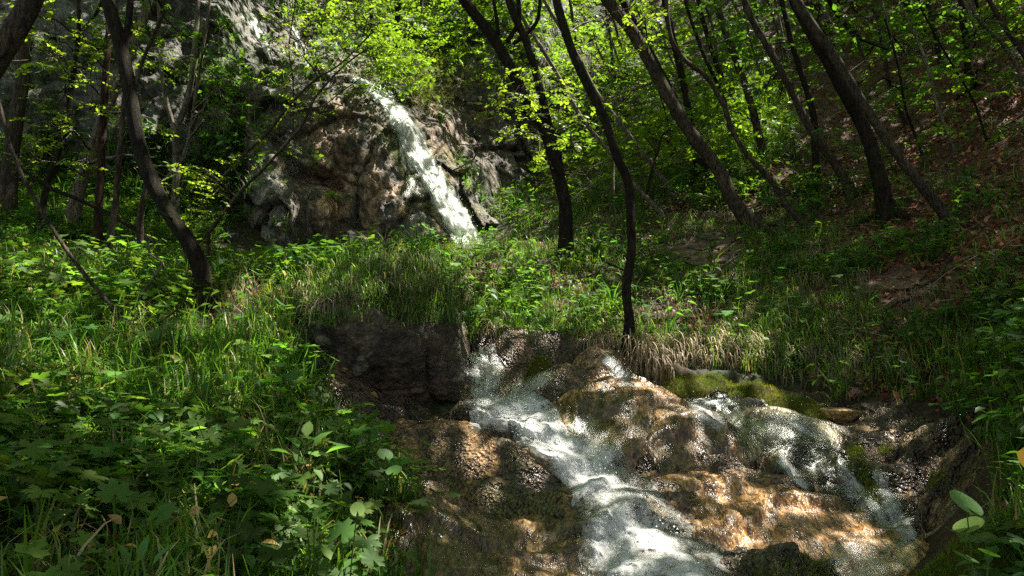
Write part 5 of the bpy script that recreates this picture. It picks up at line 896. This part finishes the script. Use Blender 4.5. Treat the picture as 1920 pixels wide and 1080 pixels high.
plant("broad pale oval leaves in a sun fleck at the bottom of the left bank", (590,1100), 2.6, [(T_leaf,575,985,.065,1.2,.7,.2,LG),(T_leaf,588,972,.05,-.6,.9,0,LG),(T_leaf,600,1000,.07,-1.4,.6,0,LG),(T_leaf,578,1025,.08,-1.2,.8,.2,LG),(T_leaf,562,1030,.06,1.4,.6,0,LG),(T_leaf,620,1050,.07,.8,.6,0,LG),(T_leaf,640,1070,.08,-.9,.5,0,RG)])
plant("large fan shaped leaf with deep teeth at the bottom, right of the pale oval leaves", (650,1120), 2.6, [(T_palm7,640,1000,.065,-.4,.75,.1,RG),(T_palm7,700,1050,.06,.8,.6,.1,PGc),(T_round,670,958,.03,.3,.9,.1,LG)])
plant("round leaved plant at the right rim of the left bank beside the pitted rock", (700,960), 3.5, [(T_round,722,855,.045,.4,.5,.1,RG),(T_round,738,885,.045,-.3,.4,0,RG),(T_round,700,872,.04,1.5,.6,0,PGc)])
plant("big five lobed leaf at the lower left in the shade", (215,1060), 2.5, [(T_palm7,215,925,.07,.6,.7,.1,PGc),(T_palm7,300,965,.065,-.6,.6,.1,PGc)])
plant("narrow leaved lily like herb in the bottom left corner", (250,1150), 2.3, [(T_lance,240,1060,.09,.9,.9,.2,RG),(T_lance,262,1052,.09,.1,1.,0,RG),(T_lance,285,1062,.09,-.7,.9,0,RG),(T_lance,225,1072,.08,1.5,.7,0,RG),(T_lance,300,1078,.08,-1.3,.7,0,RG)])
plant("broad oval leaves in a cluster left of the round leaved plant", (560,900), 3.5, [(T_leaf,560,840,.12,.9,.5,.2,RG),(T_leaf,590,835,.11,-.8,.7,0,RG),(T_leaf,610,850,.12,-1.5,.4,0,RG),(T_leaf,575,820,.1,.1,.9,0,LG),(T_leaf,545,852,.1,2.,.4,0,PGc)])
plant("sprig of pale new leaves catching the sun at the waterfall's foot", (905,478), 11.5, [(T_tri,902,462,.14,.4,.6,0,LG),(T_tri,918,456,.15,-.8,.7,0,LG),(T_tri,912,470,.13,1.4,.5,0,LG),(T_tri,925,466,.12,-1.4,.5,0,LG)])
yl = empty("yellow_leaf_plant", unp(1925, 960, 2.9)); tag(yl, "withered yellow leaf hanging among grass at the right edge", "leaf"); bt = Batch(); bt.inst(T_leaf, (unp(1925, 835, 2.9)-np.array(yl.location[:]))[None], np.array([2.6]), np.array([-.9]), np.array([.3]), np.array([.12]), np.array([(.6, .33, .03)])); bt.build("leaf", M_litter, yl)
q = unp(1925, 835, 2.9)-np.array(yl.location[:]); V, Fc = tube_arr(catmull([(0, 0, -.1), q*.6, q], 6), [.003]*6, 4); mesh("stem", V, Fc, M_grass, yl, col=np.array([.1, .1, .03]))
fb = hitpx(440, 452); fl = empty("flower", fb); tag(fl, "few small violet flowers at the foot of the dark rock wall", "flower"); bt = Batch(); n_ = 16
bt.inst(T_tri, np.array([unp(428+rng.uniform(0, 26), 436+rng.uniform(0, 9), fb[1]-.15) for _ in range(n_)])-fb, rnd(n_, 0, 6), rnd(n_, .3, 1.2), rnd(n_, -.3, .3), rnd(n_, .03, .05), np.array([.16, .1, .45])*np.ones((n_, 1))); bt.build("petals", M_leaf, fl)
V, Fc = tube_arr([(0, 0, -.05), (0, -.08, .06), (0, -.15, .12)], [.004]*3, 4); mesh("stem", V, Fc, M_grass, fl, col=np.array([.05, .08, .02]))
print("plants", time.time()-T0)
